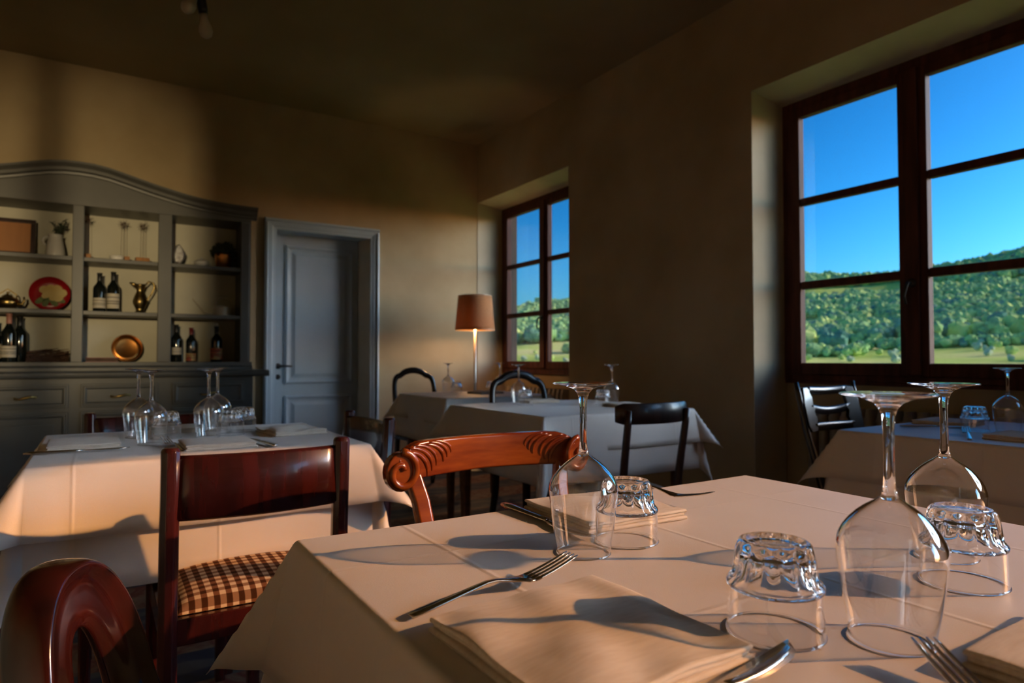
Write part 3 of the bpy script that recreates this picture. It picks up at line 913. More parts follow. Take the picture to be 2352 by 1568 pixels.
def chair_balloon(label, loc, rz):
    t = thing('balloon_chair', label, 'chair', loc, rz)
    def loop(w, zt, zb, n=28, p=2.3):
        pts = []
        for i in range(n + 1):
            a = PI * i / n
            c, s_ = math.cos(a), math.sin(a)
            pts.append((w * math.copysign(abs(c) ** (2 / p), c), zb + (zt - zb) * abs(s_) ** (2 / p)))
        return pts
    outer = [(.155, .44), (.128, .53)] + [(x, z) for x, z in loop(.098, .768, .60)] + [(-.128, .53), (-.155, .44)]
    inner = [(.100, .44), (.062, .53)] + [(x, z) for x, z in loop(.030, .694, .60)] + [(-.062, .53), (-.100, .44)]
    mid = [(.132, .44), (.106, .53)] + [(x, z) for x, z in loop(.076, .746, .60)] + [(-.106, .53), (-.132, .44)]
    lean = lambda z: -.19 - .085 * max(0, (z - .44) / .37) ** 1.2
    b = MB()
    def ring(pts, dy): return [(x, lean(z) + dy, z) for x, z in pts]
    secs = [ring(inner, -.012), ring(inner, .006), ring(mid, .004), ring([(lerp(m_[0], o_[0], .35), lerp(m_[1], o_[1], .35)) for m_, o_ in zip(mid, outer)], .012),
            ring([(lerp(m_[0], o_[0], .8), lerp(m_[1], o_[1], .8)) for m_, o_ in zip(mid, outer)], .020), ring(outer, .010), ring(outer, -.022),
            ring([(lerp(m_[0], o_[0], .7), lerp(m_[1], o_[1], .7)) for m_, o_ in zip(mid, outer)], -.034), ring(mid, -.034), ring(inner, -.012)]
    b.loft(secs, closed=False, caps=False)
    bmesh.ops.remove_doubles(b.bm, verts=b.bm.verts, dist=1e-5)
    o = b.build('back_hoop', M_balloon, t, smooth=True)
    md = o.modifiers.new('sub', 'SUBSURF'); md.levels = 1; md.render_levels = 2
    b = MB(); xs = lin(-.10, .10, 9)
    b.bar([(x, -.20, .545 + .02 * (1 - (x / .1) ** 2)) for x in xs], .018, .05); b.build('back_splat', M_balloon, t, smooth=True)
    for s in (-1, 1):
        MB().bar([(s * .135, -.19, .47), (s * .135, -.19, .43), (s * .138, -.205, .22), (s * .15, -.25, 0)], [.05, .038, .034, .028], [.04, .036, .032, .028], up=Vector((0, 1, 0))).build('rear_leg', M_balloon, t)
    front_legs(t, M_balloon, .165, .165, .43)
    b = MB(); b.box(-.185, .185, .16, .185, .38, .435); b.box(-.185, -.163, -.19, .16, .38, .435); b.box(.163, .185, -.19, .16, .38, .435); b.box(-.163, .163, -.205, -.18, .38, .435)
    b.build('seat_rail', M_balloon, t, bevel=.003)
    cushion(t, M_leather, .168, .168, .43, .472)
    return t
chair_balloon('glossy red-brown hoop-back chair at the left side of nearest table', (.205, .735, 0), math.radians(-117))

def chair_bent(label, loc, rz):
    t = thing('plywood_chair', label, 'chair', loc, rz)
    W = .185
    xs = lin(-W, W, 15)
    b = MB()
    hs = [.078 - .02 * max(0, abs(x) / W - .9) / .1 for x in xs]
    b.bar([(x, -.185 - .055 * (1 - (x / W) ** 2), .782) for x in xs], .011, hs, chamfer=.3)
    b.build('back_rail', M_dark, t, smooth=True)
    for s in (-1, 1):
        MB().tube([(s * .150, -.222, .795), (s * .150, -.215, .74), (s * .147, -.195, .62), (s * .142, -.172, .46), (s * .150, -.19, .24), (s * .162, -.22, 0)], [.010, .014, .015, .016, .015, .012], 12, up=Vector((0, 1, 0))).build('rear_post', M_dark, t, smooth=True)
    b = MB().lathe([(0, .462), (.13, .460), (.182, .464), (.192, .458), (.192, .448), (.182, .443), (0, .445)], 36); b.build('seat', M_dark, t, smooth=True)
    b = MB().lathe([(.160, .40), (.172, .40), (.172, .443), (.160, .443), (.160, .40)], 36); b.build('seat_ring', M_dark, t, smooth=True)
    for s in (-1, 1):
        MB().tube([(s * .125, .115, .44), (s * .135, .13, .22), (s * .148, .155, 0)], [.016, .015, .011], 12, up=Vector((0, 1, 0))).build('front_leg', M_dark, t, smooth=True)
    return t
chair_bent('dark chair with broad curved plywood backrest at the middle table', (1.79, 2.015, 0), .0)

def chair_arch(label, loc, rz, m):
    t = thing('arched_chair', label, 'chair', loc, rz, 'dark arched-back chairs at the far tables')
    pts = [(-.170, -.175, .42), (-.176, -.195, .60), (-.178, -.215, .74), (-.168, -.228, .815), (-.145, -.236, .848), (-.115, -.24, .858), (-.075, -.244, .882), (-.035, -.246, .893), (0, -.247, .896)]
    pts = pts + [(-x, y, z) for x, y, z in reversed(pts[:-1])]
    sm = []
    for i in range(len(pts) - 1):
        for k in range(4):
            q = k / 4
            p0, p1, p2, p3 = (Vector(pts[max(0, min(len(pts) - 1, i + d))]) for d in (-1, 0, 1, 2))
            sm.append(.5 * ((2 * p1) + (p2 - p0) * q + (2 * p0 - 5 * p1 + 4 * p2 - p3) * q * q + (3 * p1 - p0 - 3 * p2 + p3) * q ** 3))
    sm.append(Vector(pts[-1]))
    rr = [.019 + .006 * max(0, (p.z - .80) / .1) for p in sm]
    MB().tube(sm, rr, 12, up=Vector((0, 1, 0)), flat=.75).build('back_arch', m, t, smooth=True)
    b = MB(); xs = lin(-.17, .17, 9)
    b.bar([(x, -.20 - .02 * (1 - (x / .17) ** 2), .66 + .015 * (1 - (x / .17) ** 2)) for x in xs], .018, .05); b.build('cross_rail', m, t, smooth=True)
    for s in (-1, 1):
        MB().bar([(s * .170, -.175, .44), (s * .172, -.185, .25), (s * .18, -.24, 0)], [.036, .034, .028], [.036, .034, .028], up=Vector((0, 1, 0))).build('rear_leg', m, t)
    front_legs(t, m, .18, .17, .43)
    b = MB(); b.box(-.2, .2, .165, .19, .385, .435); b.box(-.2, -.178, -.18, .165, .385, .435); b.box(.178, .2, -.18, .165, .385, .435); b.box(-.178, .178, -.18, -.158, .385, .435)
    b.build('seat_rail', m, t, bevel=.003)
    cushion(t, M_leather, .178, .172, .43, .475)
    return t
a0 = chair_arch('black arched-back chair behind the middle table', (2.06, 2.98, 0), PI - .05, M_black)
dup(a0, 'glossy arched-back chair in the corner behind the farthest table', (2.11, 4.50, 0), PI + .12)

def chair_cutout(label, loc, rz):
    t = thing('cutout_chair', label, 'chair', loc, rz)
    m = M_black
    for s in (-1, 1):
        MB().tube([(s * .195, -.285, .885), (s * .193, -.275, .84), (s * .19, -.245, .70), (s * .187, -.19, .52), (s * .185, -.165, .43), (s * .188, -.19, .22), (s * .195, -.235, 0)], [.009, .012, .014, .016, .017, .015, .012], 12, up=Vector((0, 1, 0))).build('rear_post', m, t, smooth=True)
    lean = lambda z: -.272 + (.86 - z) * .25
    bow = lambda x: -.018 * (1 - (x / .185) ** 2)
    for z, h, dz in ((.850, .034, -.005), (.775, .034, -.016), (.695, .036, 0)):
        xs = lin(-.135, .135, 13)
        MB().bar([(x, lean(z) + bow(x), z + dz * (1 - (x / .135) ** 2)) for x in xs], .014, h, chamfer=.35).build('back_slat', m, t, smooth=True)
    for s in (-1, 1):
        P = [(s * .17, .675), (s * .187, .70), (s * .187, .80), (s * .18, .82), (s * .172, .862), (s * .12, .864), (s * .125, .84), (s * .112, .82), (s * .118, .785), (s * .104, .772), (s * .118, .758), (s * .106, .73), (s * .118, .71), (s * .12, .682)]
        if s < 0: P = P[::-1]
        b = MB(); b.loft([[(x, lean(z) + bow(x) - .008, z) for x, z in P], [(x, lean(z) + bow(x) + .008, z) for x, z in P]])
        b.build('side_plate', m, t, bevel=.003)
    front_legs(t, m, .18, .17, .43)
    b = MB(); b.box(-.2, .2, .165, .19, .385, .435); b.box(-.2, -.178, -.17, .165, .385, .435); b.box(.178, .2, -.17, .165, .385, .435); b.box(-.178, .178, -.18, -.158, .385, .435)
    b.build('seat_rail', m, t, bevel=.003)
    cushion(t, M_leather, .18, .17, .43, .468)
    return t
chair_cutout('black chair with slotted backrest before the radiator under large window', (2.70, 1.42, 0), PI - .05)

# ------------------------------------------------------------------ grey cabinet with open shelves
CX = -.128
cab = thing('display_cabinet', 'grey painted display cabinet with arched cornice, open shelves and drawers', 'cabinet', (CX, YB - .002, 0))
HW = 1.088
YU, YLW = -.35, -.52                    # fronts of the upper and lower part, relative to the wall
def px(x): return x - CX
bays = [(-1.152, -.689), (-.603, -.161), (-.0955, .347), (.433, .896)]
stiles = [(-1.214, -1.152), (-.689, -.603), (-.161, -.0955), (.347, .433), (.896, .958)]
MB().box(-HW, HW, YLW, 0, .09, .86).build('base_carcass', M_cab, cab, bevel=.003)
MB().box(-HW + .03, HW - .03, YLW + .03, 0, 0, .09).build('plinth', M_cab, cab)
b = MB().prism([(YLW - .045, .862), (YLW - .052, .872), (YLW - .052, .892), (YLW - .040, .905), (0, .905), (0, .86), (YLW - .02, .86)], -HW - .105, HW + .105, 'yz')
b.build('worktop', M_cab, cab, bevel=.003)
b = MB().prism([(YU - .03, .905), (YU - .03, .925), (YU - .012, .94), (YU - .012, .963), (-.0, .963), (0, .905)], -HW - .02, HW + .02, 'yz')
b.build('base_moulding', M_cab, cab)
def raised(parent, name, x0, x1, z0, z1, y, m=M_cab, w=.028):
    p = MB().box(x0, x1, y - .018, y, z0, z1).build(name, m, parent, bevel=.003)
    b = MB(); rings = []
    prof = [(.012, 0), (.016, .008), (.024, .008), (.034, .001)]
    for cx, cz, sx, sz in ((x0, z0, 1, 1), (x1, z0, -1, 1), (x1, z1, -1, -1), (x0, z1, 1, -1)):
        rings.append([(cx + sx * u, y - .018 - v, cz + sz * u) for u, v in prof])
    rings.append(rings[0])
    b.loft(rings, closed=False, caps=False)
    b.build('moulding', m, p)
    return p
for x0, x1 in bays:
    a, c = px(x0), px(x1)
    d = raised(cab, 'drawer', a, c, .672, .822, YLW)
    b = MB(); xm = (a + c) / 2
    b.tube([(xm - .055, YLW - .018, .742), (xm - .052, YLW - .034, .738), (xm - .03, YLW - .040, .735), (xm, YLW - .042, .742), (xm + .03, YLW - .040, .749), (xm + .052, YLW - .034, .746), (xm + .055, YLW - .018, .742)], [.006, .007, .006, .009, .006, .007, .006], 8)
    b.build('pull', M_brass, d, smooth=True)
    h = raised(cab, 'cupboard_door', a, c, .12, .645, YLW)
    MB().box(a + .075, c - .075, YLW - .021, YLW - .012, .195, .57).build('panel', M_cab, h, bevel=.006)
    b = MB().lathe([(0, 0), (.006, 0), (.006, .01), (.012, .018), (.009, .026), (0, .028)], 14)
    b.xform(Matrix.Translation((a + .04, YLW - .018, .42)) @ Matrix.Rotation(PI / 2, 4, 'X'))
    b.build('knob', M_brass, h, smooth=True)
for x0, x1 in stiles:
    MB().box(px(x0), px(x1), YU, YU + .03, .963, 2.02).build('stile', M_cab, cab, bevel=.004)
    xm = (px(x0) + px(x1)) / 2
    MB().box(xm - .011, xm + .011, YU + .03, -.012, .963, 2.02).build('partition', M_cab, cab)
MB().box(-HW, HW, -.012, 0, .963, 2.02).build('back_panel', M_cabback, cab)
for x0, x1 in bays:
    for z in (1.672, 1.310):
        b = MB().box(px(x0) - .03, px(x1) + .03, YU + .03, -.012, z - .024, z)
        b.box(px(x0), px(x1), YU + .012, YU + .03, z - .026, z + .002)
        b.build('shelf', M_cab, cab, bevel=.003)
curve = [(0, 2.302), (.08, 2.299), (.17, 2.286), (.26, 2.263), (.35, 2.238), (.45, 2.212), (.55, 2.189), (.65, 2.168), (.75, 2.152), (.85, 2.142), (.95, 2.136), (1.00, 2.134), (1.135, 2.133)]
xs = [-x for x, z in reversed(curve[1:])] + [x for x, z in curve]
zs = [z for x, z in reversed(curve[1:])] + [z for x, z in curve]
b = MB()
inn = [(max(-HW, min(HW, x)), z) for x, z in zip(xs, zs)]
for (xa, za), (xb, zb) in zip(inn[:-1], inn[1:]):
    if xb - xa > 1e-4:
        b.prism([(xa, 2.02), (xb, 2.02), (xb, zb - .05), (xa, za - .05)], YU, YU + .03)
b.box(-HW, HW, YU + .03, 0, 2.02, 2.03)
b.build('frieze', M_cab, cab)
b = MB()
cp = [(0, -.085), (-.008, -.080), (-.010, -.066), (-.026, -.056), (-.030, -.044), (-.030, -.036), (-.052, -.014), (-.056, -.004), (-.056, 0), (.05, 0), (.05, -.085)]
b.loft([[(x, YU + u, z + v) for u, v in cp] for x, z in zip(xs, zs)])
b.build('cornice', M_cab, cab)
for s in (-1, 1):
    MB().box(s * HW - .012, s * HW + .012, YU + .03, 0, .963, 2.06).build('side_panel', M_cab, cab)

# things on the shelves; world coordinates, shelf tops
S1, S2, S3 = 1.6745, 1.3125, .9635
# framed board
t = thing('picture_frame', 'dark framed tan board leaning on the top left shelf', 'picture frame', (-.49, 5.44, S1))
t.rotation_euler = (-.12, 0, -.03)
b = MB()
for q in ((-.115, .115, .0, .026), (-.115, .115, .226, .252)): b.box(q[0], q[1], -.012, .012, q[2], q[3])
for q in ((-.115, -.089), (.089, .115)): b.box(q[0], q[1], -.012, .012, .026, .226)
b.build('frame', M_dark, t, bevel=.003)
MB().box(-.09, .09, -.002, .010, .025, .227).build('board', M_board, t)
# white jug
t = thing('white_jug', 'white ceramic jug holding dark greenery on top left shelf', 'jug', (-.262, 5.42, S1))
b = MB().lathe([(0, 0), (.058, 0), (.060, .006), (.056, .05), (.047, .10), (.040, .135), (.041, .15), (.045, .158), (.041, .157), (.036, .14), (.04, .10), (.04, .02), (0, .02)], 32)
b.build('body', M_white, t, smooth=True)
b = MB().tube([(-.040, 0, .14), (-.062, 0, .138), (-.072, 0, .118), (-.066, 0, .095), (-.05, 0, .082)], .007, 8, up=Vector((0, 1, 0)))
b.build('handle', M_white, t, smooth=True)
r2 = random.Random(3)
for k in range(9):
    a = r2.uniform(0, 6.28); l = r2.uniform(.08, .14); tl = r2.uniform(.2, .6)
    p = [(.01 * math.cos(a), .01 * math.sin(a), .12)]
    for q in (.4, .7, 1): p.append((math.cos(a) * l * tl * q * q + .03 * q, math.sin(a) * l * tl * q * q * .5, .12 + l * q))
    b = MB().tube(p, .0016, 5)
    for q in range(10):
        w = lerp(.3, 1, q / 9); i = min(2, int(w * 3)); f = w * 3 - i
        c = Vector(p[i]).lerp(Vector(p[i + 1]), f)
        d = Vector((r2.uniform(-1, 1), r2.uniform(-1, 1), r2.uniform(-.2, 1))).normalized()
        e = d.cross(Vector((0, 0, 1))).normalized() * .007
        v = [b.bm.verts.new(x) for x in (c, c + d * .014 + e, c + d * .032, c + d * .014 - e)]
        b.face(v)
    b.build('leafy_sprig', M_leaf, t)
# brass teapot
t = thing('brass_teapot', 'round brass teapot beside the red flower plate', 'teapot', (-.515, 5.42, S2))
MB().lathe([(0, 0), (.035, 0), (.038, .006), (.058, .022), (.066, .042), (.062, .062), (.045, .078), (.030, .082), (0, .084)], 28).build('body', M_brass, t, smooth=True)
MB().lathe([(.034, .080), (.032, .088), (.016, .096), (.006, .10), (.008, .108), (.006, .116), (0, .118)], 20).build('lid', M_brass, t, smooth=True)
MB().tube([(.058, -.01, .03), (.08, -.015, .036), (.09, -.018, .06), (.088, -.02, .085)], [.012, .009, .007, .005], 10, up=Vector((0, 1, 0))).build('spout', M_brass, t, smooth=True)
MB().tube([(-.05, 0, .07), (-.045, 0, .10), (0, 0, .135), (.045, 0, .10), (.05, 0, .07)], .004, 8, up=Vector((0, 1, 0))).build('handle', M_brass, t, smooth=True)
# red plate with flower
t = thing('flower_plate', 'red round plate painted with a large pale yellow flower', 'plate', (-.290, 5.455, S2 + .002))
t.rotation_euler = (-.17, 0, 0)
def disc(b, r, y, z, prof):
    b.lathe(prof, 40); b.xform(Matrix.Translation((0, y, z)) @ Matrix.Rotation(PI / 2, 4, 'X'))
    return b
R_ = .118
disc(MB(), R_, 0, R_, [(0, 0), (.07, 0), (R_, .012), (R_, .016), (.072, .005), (0, .004)]).build('dish', M_red, t, smooth=True)
def petal(cx, cz, ang, ln, wd, m, name, lift):
    b = MB(); out = []
    for i in range(14):
        a = 2 * PI * i / 14
        u = ln * (.5 - .5 * math.cos(a)); v = wd * math.sin(a) * (.55 + .45 * (u / ln)) * (1 + .12 * math.sin(3 * a))
        out.append((cx + u * math.cos(ang) - v * math.sin(ang), cz + u * math.sin(ang) + v * math.cos(ang)))
    out = [(x * 1, z) for x, z in out if True]
    b.loft([[(x, -lift, z) for x, z in out], [(x, -lift - .002, z) for x, z in out]])
    b.build(name, m, t)
for ang, ln, wd in ((2.5, .082, .036), (1.7, .07, .036), (.9, .078, .038), (.2, .088, .036), (-.5, .07, .036), (3.4, .06, .026), (-1.2, .045, .03)):
    petal(.012, R_ - .008, ang, ln, wd, M_petal, 'petal', .0168 + ang * .0002)
for ang, ln, wd in ((3.75, .098, .022), (4.3, .085, .024), (5.2, .085, .024), (5.8, .10, .02)):
    petal(0, R_ - .015, ang, ln, wd, M_leafp, 'painted_leaf', .0145)
# bottles
def bottle(label, x, y, z, h, r, capm, label_h=None, lm=M_paper, lz=.05, ball=False):
    t = thing('wine_bottle', label, 'bottle', (x, y, z), rnd.uniform(0, 6), 'bottles on the cabinet shelves')
    k = h / .30
    pr = [(0, .004), (r * .6, .002), (r * .95, 0), (r, .006), (r, .175 * k), (r * .92, .195 * k), (r * .6, .215 * k), (r * .40, .232 * k), (r * .37, .25 * k), (r * .36, .29 * k), (r * .42, .292 * k), (r * .42, .30 * k), (0, .30 * k)]
    MB().lathe(pr, 28).build('glass_body', M_bottle, t, smooth=True)
    MB().lathe([(r * .385, .235 * k), (r * .39, .25 * k), (r * .385, .291 * k), (r * .44, .293 * k), (r * .44, .302 * k), (0, .303 * k)], 24).build('capsule', capm, t, smooth=True)
    if label_h:
        MB().lathe([(r * 1.012, lz * k), (r * 1.012, lz * k + label_h)], 28).build('paper_label', lm, t, smooth=True)
        b = MB()
        for q in (.3, .45, .72): b.lathe([(r * 1.016, lz * k + label_h * q), (r * 1.016, lz * k + label_h * (q + .05))], 28)
        b.build('printed_lines', M_ink, t, smooth=True)
    if ball:
        MB().lathe([(0, .30 * k), (.012, .305 * k), (.014, .315 * k), (.01, .325 * k), (0, .328 * k)], 16).build('stopper', M_cream, t, smooth=True)
    return t
M_pinkcap = mat('pink_foil', (0.45, 0.20, 0.15), 0.5, scale=9)
M_redcap = mat('red_foil', (0.20, 0.015, 0.015), 0.4, scale=9)
M_blackcap = mat('black_foil', (0.012, 0.012, 0.012), 0.4, scale=9)
bottle('dark bottle with pink foil neck and pale label, bottom left shelf', -.500, 5.37, S3, .315, .040, M_pinkcap, .075, M_paper, .03)
bottle('tall dark bottle behind the pink-necked bottle', -.452, 5.47, S3, .305, .044, M_blackcap)
bottle('dark bottle with grey label at the left edge of bottom shelf', -.575, 5.39, S3, .27, .036, M_blackcap, .09, M_paper, .03)
bottle('left of two wine bottles with cream labels, middle shelf', -.003, 5.40, S2, .272, .039, M_blackcap, .070, M_paper, .03)
bottle('right of two wine bottles with cream labels, middle shelf', .080, 5.42, S2, .288, .040, M_blackcap, .105, M_paper, .03)
bottle('black bottle with small white label, bottom right shelf', .484, 5.42, S3, .275, .037, M_blackcap, .05, M_paper, .06)
bottle('short bottle with red foil neck and ochre label', .580, 5.39, S3, .252, .036, M_redcap, .055, M_papery, .01)
bottle('bottle with cream ball stopper and red and ochre label', .757, 5.42, S3, .27, .042, M_blackcap, .085, M_papery, .02, True)
# dry twigs
def twigs(label, x0, x1, y, z, n, h, seed, m):
    r3 = random.Random(seed)
    b = MB()
    for i in range(n):
        a = r3.uniform(x0, x1); z0 = z + .004 + h * .8 * r3.random() ** 2 * (1 - abs((a - (x0 + x1) / 2) / (x1 - x0)))
        l = r3.uniform(.10, .2)
        p = [(max(x0, a - l / 2), y + r3.uniform(-.06, .04), z0), (a, y + r3.uniform(-.06, .04), z0 + r3.uniform(0, .02)), (min(x1, a + l / 2), y + r3.uniform(-.06, .04), z0 + r3.uniform(-.004, .03))]
        b.tube(p, [.004, .0035, .002], 5)
    o = b.build('twig_bundle', m, None)
    return tag(o, label, 'twigs')
twigs('bundle of dry brown twigs lying on the bottom left shelf', -.41, -.175, 5.44, S3, 90, .11, 4, M_twig)
# flat book and copper dish
t = thing('flat_book', 'flat dark red book lying beside the copper plate', 'book', (.02, 5.42, S3))
MB().box(-.10, .10, -.075, .075, 0, .004).build('cover', M_redcap, t); MB().box(-.10, .10, -.075, .075, .028, .032).build('cover', M_redcap, t)
MB().box(-.095, .095, -.07, .07, .004, .028).build('page_block', M_twig, t)
t = thing('copper_plate', 'shiny round copper plate leaning on the bottom middle shelf', 'plate', (.172, 5.45, S3 + .002))
t.rotation_euler = (-.20, 0, .12)
disc(MB(), .098, 0, .098, [(0, 0), (.062, 0), (.098, .012), (.098, .016), (.064, .004), (0, .006)]).build('dish', M_copper, t, smooth=True)
b = MB(); n = 40
b.tube([(.096 * math.cos(2 * PI * i / n), -.014, .098 + .096 * math.sin(2 * PI * i / n)) for i in range(n)], .004, 8, closed=True, up=Vector((0, 1, 0)))
b.build('rolled_rim', M_copper, t, smooth=True)
# dried flower stands
def stand(label, x, w, seed):
    t = thing('dried_flower_stand', label, 'dried flowers', (x, 5.42, S1), rnd.uniform(-.1, .1), 'dried seed heads in wooden blocks')
    MB().box(-w / 2, w / 2, -.025, .025, 0, .042).build('wooden_block', M_block, t, bevel=.003)
    r4 = random.Random(seed)
    for k, dx in enumerate((-.012, .012)):
        hx, hz = dx * .8, .27 + .012 * k
        MB().tube([(dx, 0, .04), (dx * .9, 0, .15), (hx, 0, hz)], .0013, 6).build('stem', M_twig, t)
        b = MB()
        for i in range(46):
            d = Vector((r4.gauss(0, 1), r4.gauss(0, 1), r4.gauss(0, 1))).normalized() * (.03 + .006 * r4.random())
            b.tube([(hx, 0, hz), (hx + d.x, d.y, hz + d.z)], [.0006, .0004], 3)
        b.lathe([(0, -.008), (.008, 0), (0, .008)], 10, hx, 0, hz)
        b.build('seed_head', M_twig, t)
stand('dried seed heads in small orange wood block, left of three', -.080, .045, 1)
stand('dried seed heads in brown wood block behind the white dish', .135, .085, 2)
stand('dried seed heads in brown wood block, right of three', .256, .088, 3)
t = thing('white_dish', 'small white oval dish in front of the wooden block', 'dish', (.096, 5.345, S1))
b = MB().lathe([(0, 0), (.034, 0), (.042, .006), (.045, .033), (.042, .034), (.038, .010), (0, .008)], 28); b.xform(Matrix.Scale(.7, 4, (0, 1, 0)))
b.build('bowl', M_white, t, smooth=True)
# brass ewer
t = thing('brass_ewer', 'brass ewer with tall looped handle beside the wine bottles', 'ewer', (.245, 5.42, S2))
MB().lathe([(0, 0), (.038, 0), (.036, .008), (.024, .018), (.030, .04), (.044, .07), (.046, .09), (.036, .125), (.024, .155), (.023, .17), (.034, .20), (.038, .212), (.034, .211), (.02, .17), (0, .16)], 28).build('body', M_brass, t, smooth=True)
MB().tube([(-.022, 0, .198), (-.045, 0, .212), (-.066, 0, .220)], [.018, .012, .005], 10, up=Vector((0, 1, 0)), flat=.6).build('spout', M_brass, t, smooth=True)
MB().tube([(.030, 0, .205), (.055, 0, .235), (.085, 0, .225), (.092, 0, .19), (.07, 0, .14), (.048, 0, .105), (.05, 0, .085)], [.006, .006, .006, .006, .005, .005, .004], 8, up=Vector((0, 1, 0))).build('handle', M_brass, t, smooth=True)
# right bay
M_silver = mat('mottled_silver', (0.62, 0.62, 0.62), 0.25, metal=0.6, col2=(0.30, 0.27, 0.27), scale=45)
t = thing('silver_shell', 'mottled silver shell ornament standing on top right shelf', 'ornament', (.493, 5.41, S1))
b = MB().lathe([(0, 0), (.022, 0), (.024, .006), (.010, .014), (.012, .02), (0, .024)], 20); b.build('foot', M_silver, t, smooth=True)
b = MB(); out = [(-.03, .02), (.012, .016), (.036, .05), (.046, .09), (.030, .125), (.0, .165), (-.022, .15), (-.036, .11), (-.04, .06)]
b.loft([[(x * .8, .010, z * .98 + .002) for x, z in out], [(x, 0, z) for x, z in out], [(x * .7, -.016, z * .9 + .01) for x, z in out]])
o = b.build('shell', M_silver, t, bevel=.004)
t = thing('sugar_bowl', 'small white lidded sugar bowl on top right shelf', 'sugar bowl', (.645, 5.41, S1))
MB().lathe([(0, 0), (.028, 0), (.028, .006), (.045, .022), (.050, .038), (.044, .048), (0, .05)], 28).build('body', M_white, t, smooth=True)
MB().lathe([(.045, .048), (.035, .058), (.012, .064), (.006, .068), (.009, .076), (0, .082)], 24).build('lid', M_white, t, smooth=True)
for s in (-1, 1):
    MB().tube([(s * .046, 0, .040), (s * .062, 0, .046), (s * .066, 0, .032), (s * .048, 0, .024)], .0035, 8, up=Vector((0, 1, 0))).build('handle', M_white, t, smooth=True)
t = thing('copper_planter', 'copper pot with dark bushy plant on top right shelf', 'plant pot', (.797, 5.41, S1))
MB().lathe([(0, 0), (.048, 0), (.052, .004), (.060, .10), (.064, .118), (.060, .118), (.054, .09), (0, .09)], 32).build('pot', M_copper, t, smooth=True)
b = MB(); r5 = random.Random(5)
for i in range(260):
    d = Vector((r5.gauss(0, 1), r5.gauss(0, 1), abs(r5.gauss(0, 1)))).normalized()
    c = Vector((d.x * .082, d.y * .07, .115 + d.z * .085)) * r5.uniform(.75, 1)
    e = d.cross(Vector((r5.random(), r5.random(), r5.random()))).normalized() * .010
    v = [b.bm.verts.new(q) for q in (c, c + d * .010 + e, c + d * .026, c + d * .010 - e)]
    b.face(v)
b.lathe([(0, .09), (.05, .10), (.065, .14), (.05, .18), (0, .195)], 14)
tag(b.build('foliage', M_leaf, t), kind='stuff')
# watering can
t = thing('watering_can', 'cream enamel watering can with long thin spout', 'watering can', (.790, 5.41, S2))
MB().lathe([(0, 0), (.062, 0), (.063, .004), (.063, .070), (.060, .074), (.030, .078), (0, .078)], 32).build('body', M_cream, t, smooth=True)
MB().tube([(-.055, 0, .018), (-.085, 0, .018), (-.115, 0, .024), (-.135, 0, .042), (-.195, 0, .115), (-.202, 0, .124)], [.009, .008, .0075, .007, .005, .0055], 10, up=Vector((0, 1, 0))).build('spout', M_cream, t, smooth=True)
MB().tube([(-.045, 0, .07)] + [(.015 + .066 * math.cos(a), 0, .08 + .062 * math.sin(a)) for a in lin(PI * .95, -.15 * PI, 14)] + [(.062, 0, .045)], .0048, 8, up=Vector((0, 1, 0))).build('handle', M_cream, t, smooth=True)

# ------------------------------------------------------------------ lamps
t = thing('floor_lamp', 'standing lamp with tan linen drum shade in the far corner', 'lamp', (2.845, 5.12, 0))
MB().lathe([(0, 0), (.14, 0), (.14, .012), (.13, .02), (.02, .026), (0, .026)], 36).build('base', M_pole, t, smooth=True)
MB().tube([(0, 0, .02), (0, 0, .7), (0, 0, 1.30)], .0125, 14).build('pole', M_pole, t, smooth=True)
MB().lathe([(.178, 1.242), (.1745, 1.275), (.154, 1.518), (.150, 1.552)], 48).build('lamp_shade', M_shade, t, smooth=True, solid=.002)
b = MB()
for r, z in ((.178, 1.243), (.150, 1.551)):
    b.tube([(r * math.cos(2 * PI * i / 40), r * math.sin(2 * PI * i / 40), z) for i in range(40)], .003, 6, closed=True)
for k in range(3):
    a = k * 2.094
    b.tube([(0, 0, 1.30), (.172 * math.cos(a), .172 * math.sin(a), 1.28)], .002, 6)
b.build('shade_ring', M_pole, t, smooth=True)
o = MB().lathe([(0, 1.30), (.012, 1.305), (.016, 1.34), (.03, 1.38), (.028, 1.40), (0, 1.415)], 20).build('bulb', M_bulb, t, smooth=True)
ld = bpy.data.lights.new('lamp_glow', 'POINT'); ld.energy = 3.2; ld.color = (1.0, .55, .22); ld.shadow_soft_size = .03
lo = bpy.data.objects.new('lamp_glow', ld); COL.objects.link(lo); lo.location = (2.845, 5.12, 1.285)

# added unseen spotlight behind the camera brightens the cabinet; its blades shape the pool
SP = Vector((-.62, -1.60, 1.52))
t = thing('added_spotlight', 'added unseen spotlight with shutters behind the camera, brightening the grey cabinet', 'spotlight', (SP.x, SP.y, 0))
MB().lathe([(0, 0), (.16, 0), (.16, .012), (.03, .025), (0, .025)], 28).build('base', M_iron, t, smooth=True)
MB().tube([(0, 0, .02), (0, 0, .8), (0, 0, SP.z - .04)], .012, 10).build('pole', M_iron, t, smooth=True)
b = MB().lathe([(0, -.05), (.03, -.045), (.045, -.02), (.05, .03), (.046, .03), (.038, -.015), (0, -.03)], 24)
aim = Vector((-.20, 5.35, 1.78)) - SP
b.xform(Matrix.Translation((0, 0, SP.z)) @ aim.to_track_quat('Z', 'Y').to_matrix().to_4x4())
b.build('lamp_head', M_iron, t, smooth=True)
def blade(xa, xb):
    k = .25 / (5.3 - SP.y)
    MB().box((xa - SP.x) * k, (xb - SP.x) * k, .248, .252, SP.z - .10, SP.z + .12).build('shutter_blade', M_iron, t)
blade(.50, 2.6); blade(-.38, -.24); blade(-3.2, -1.2)
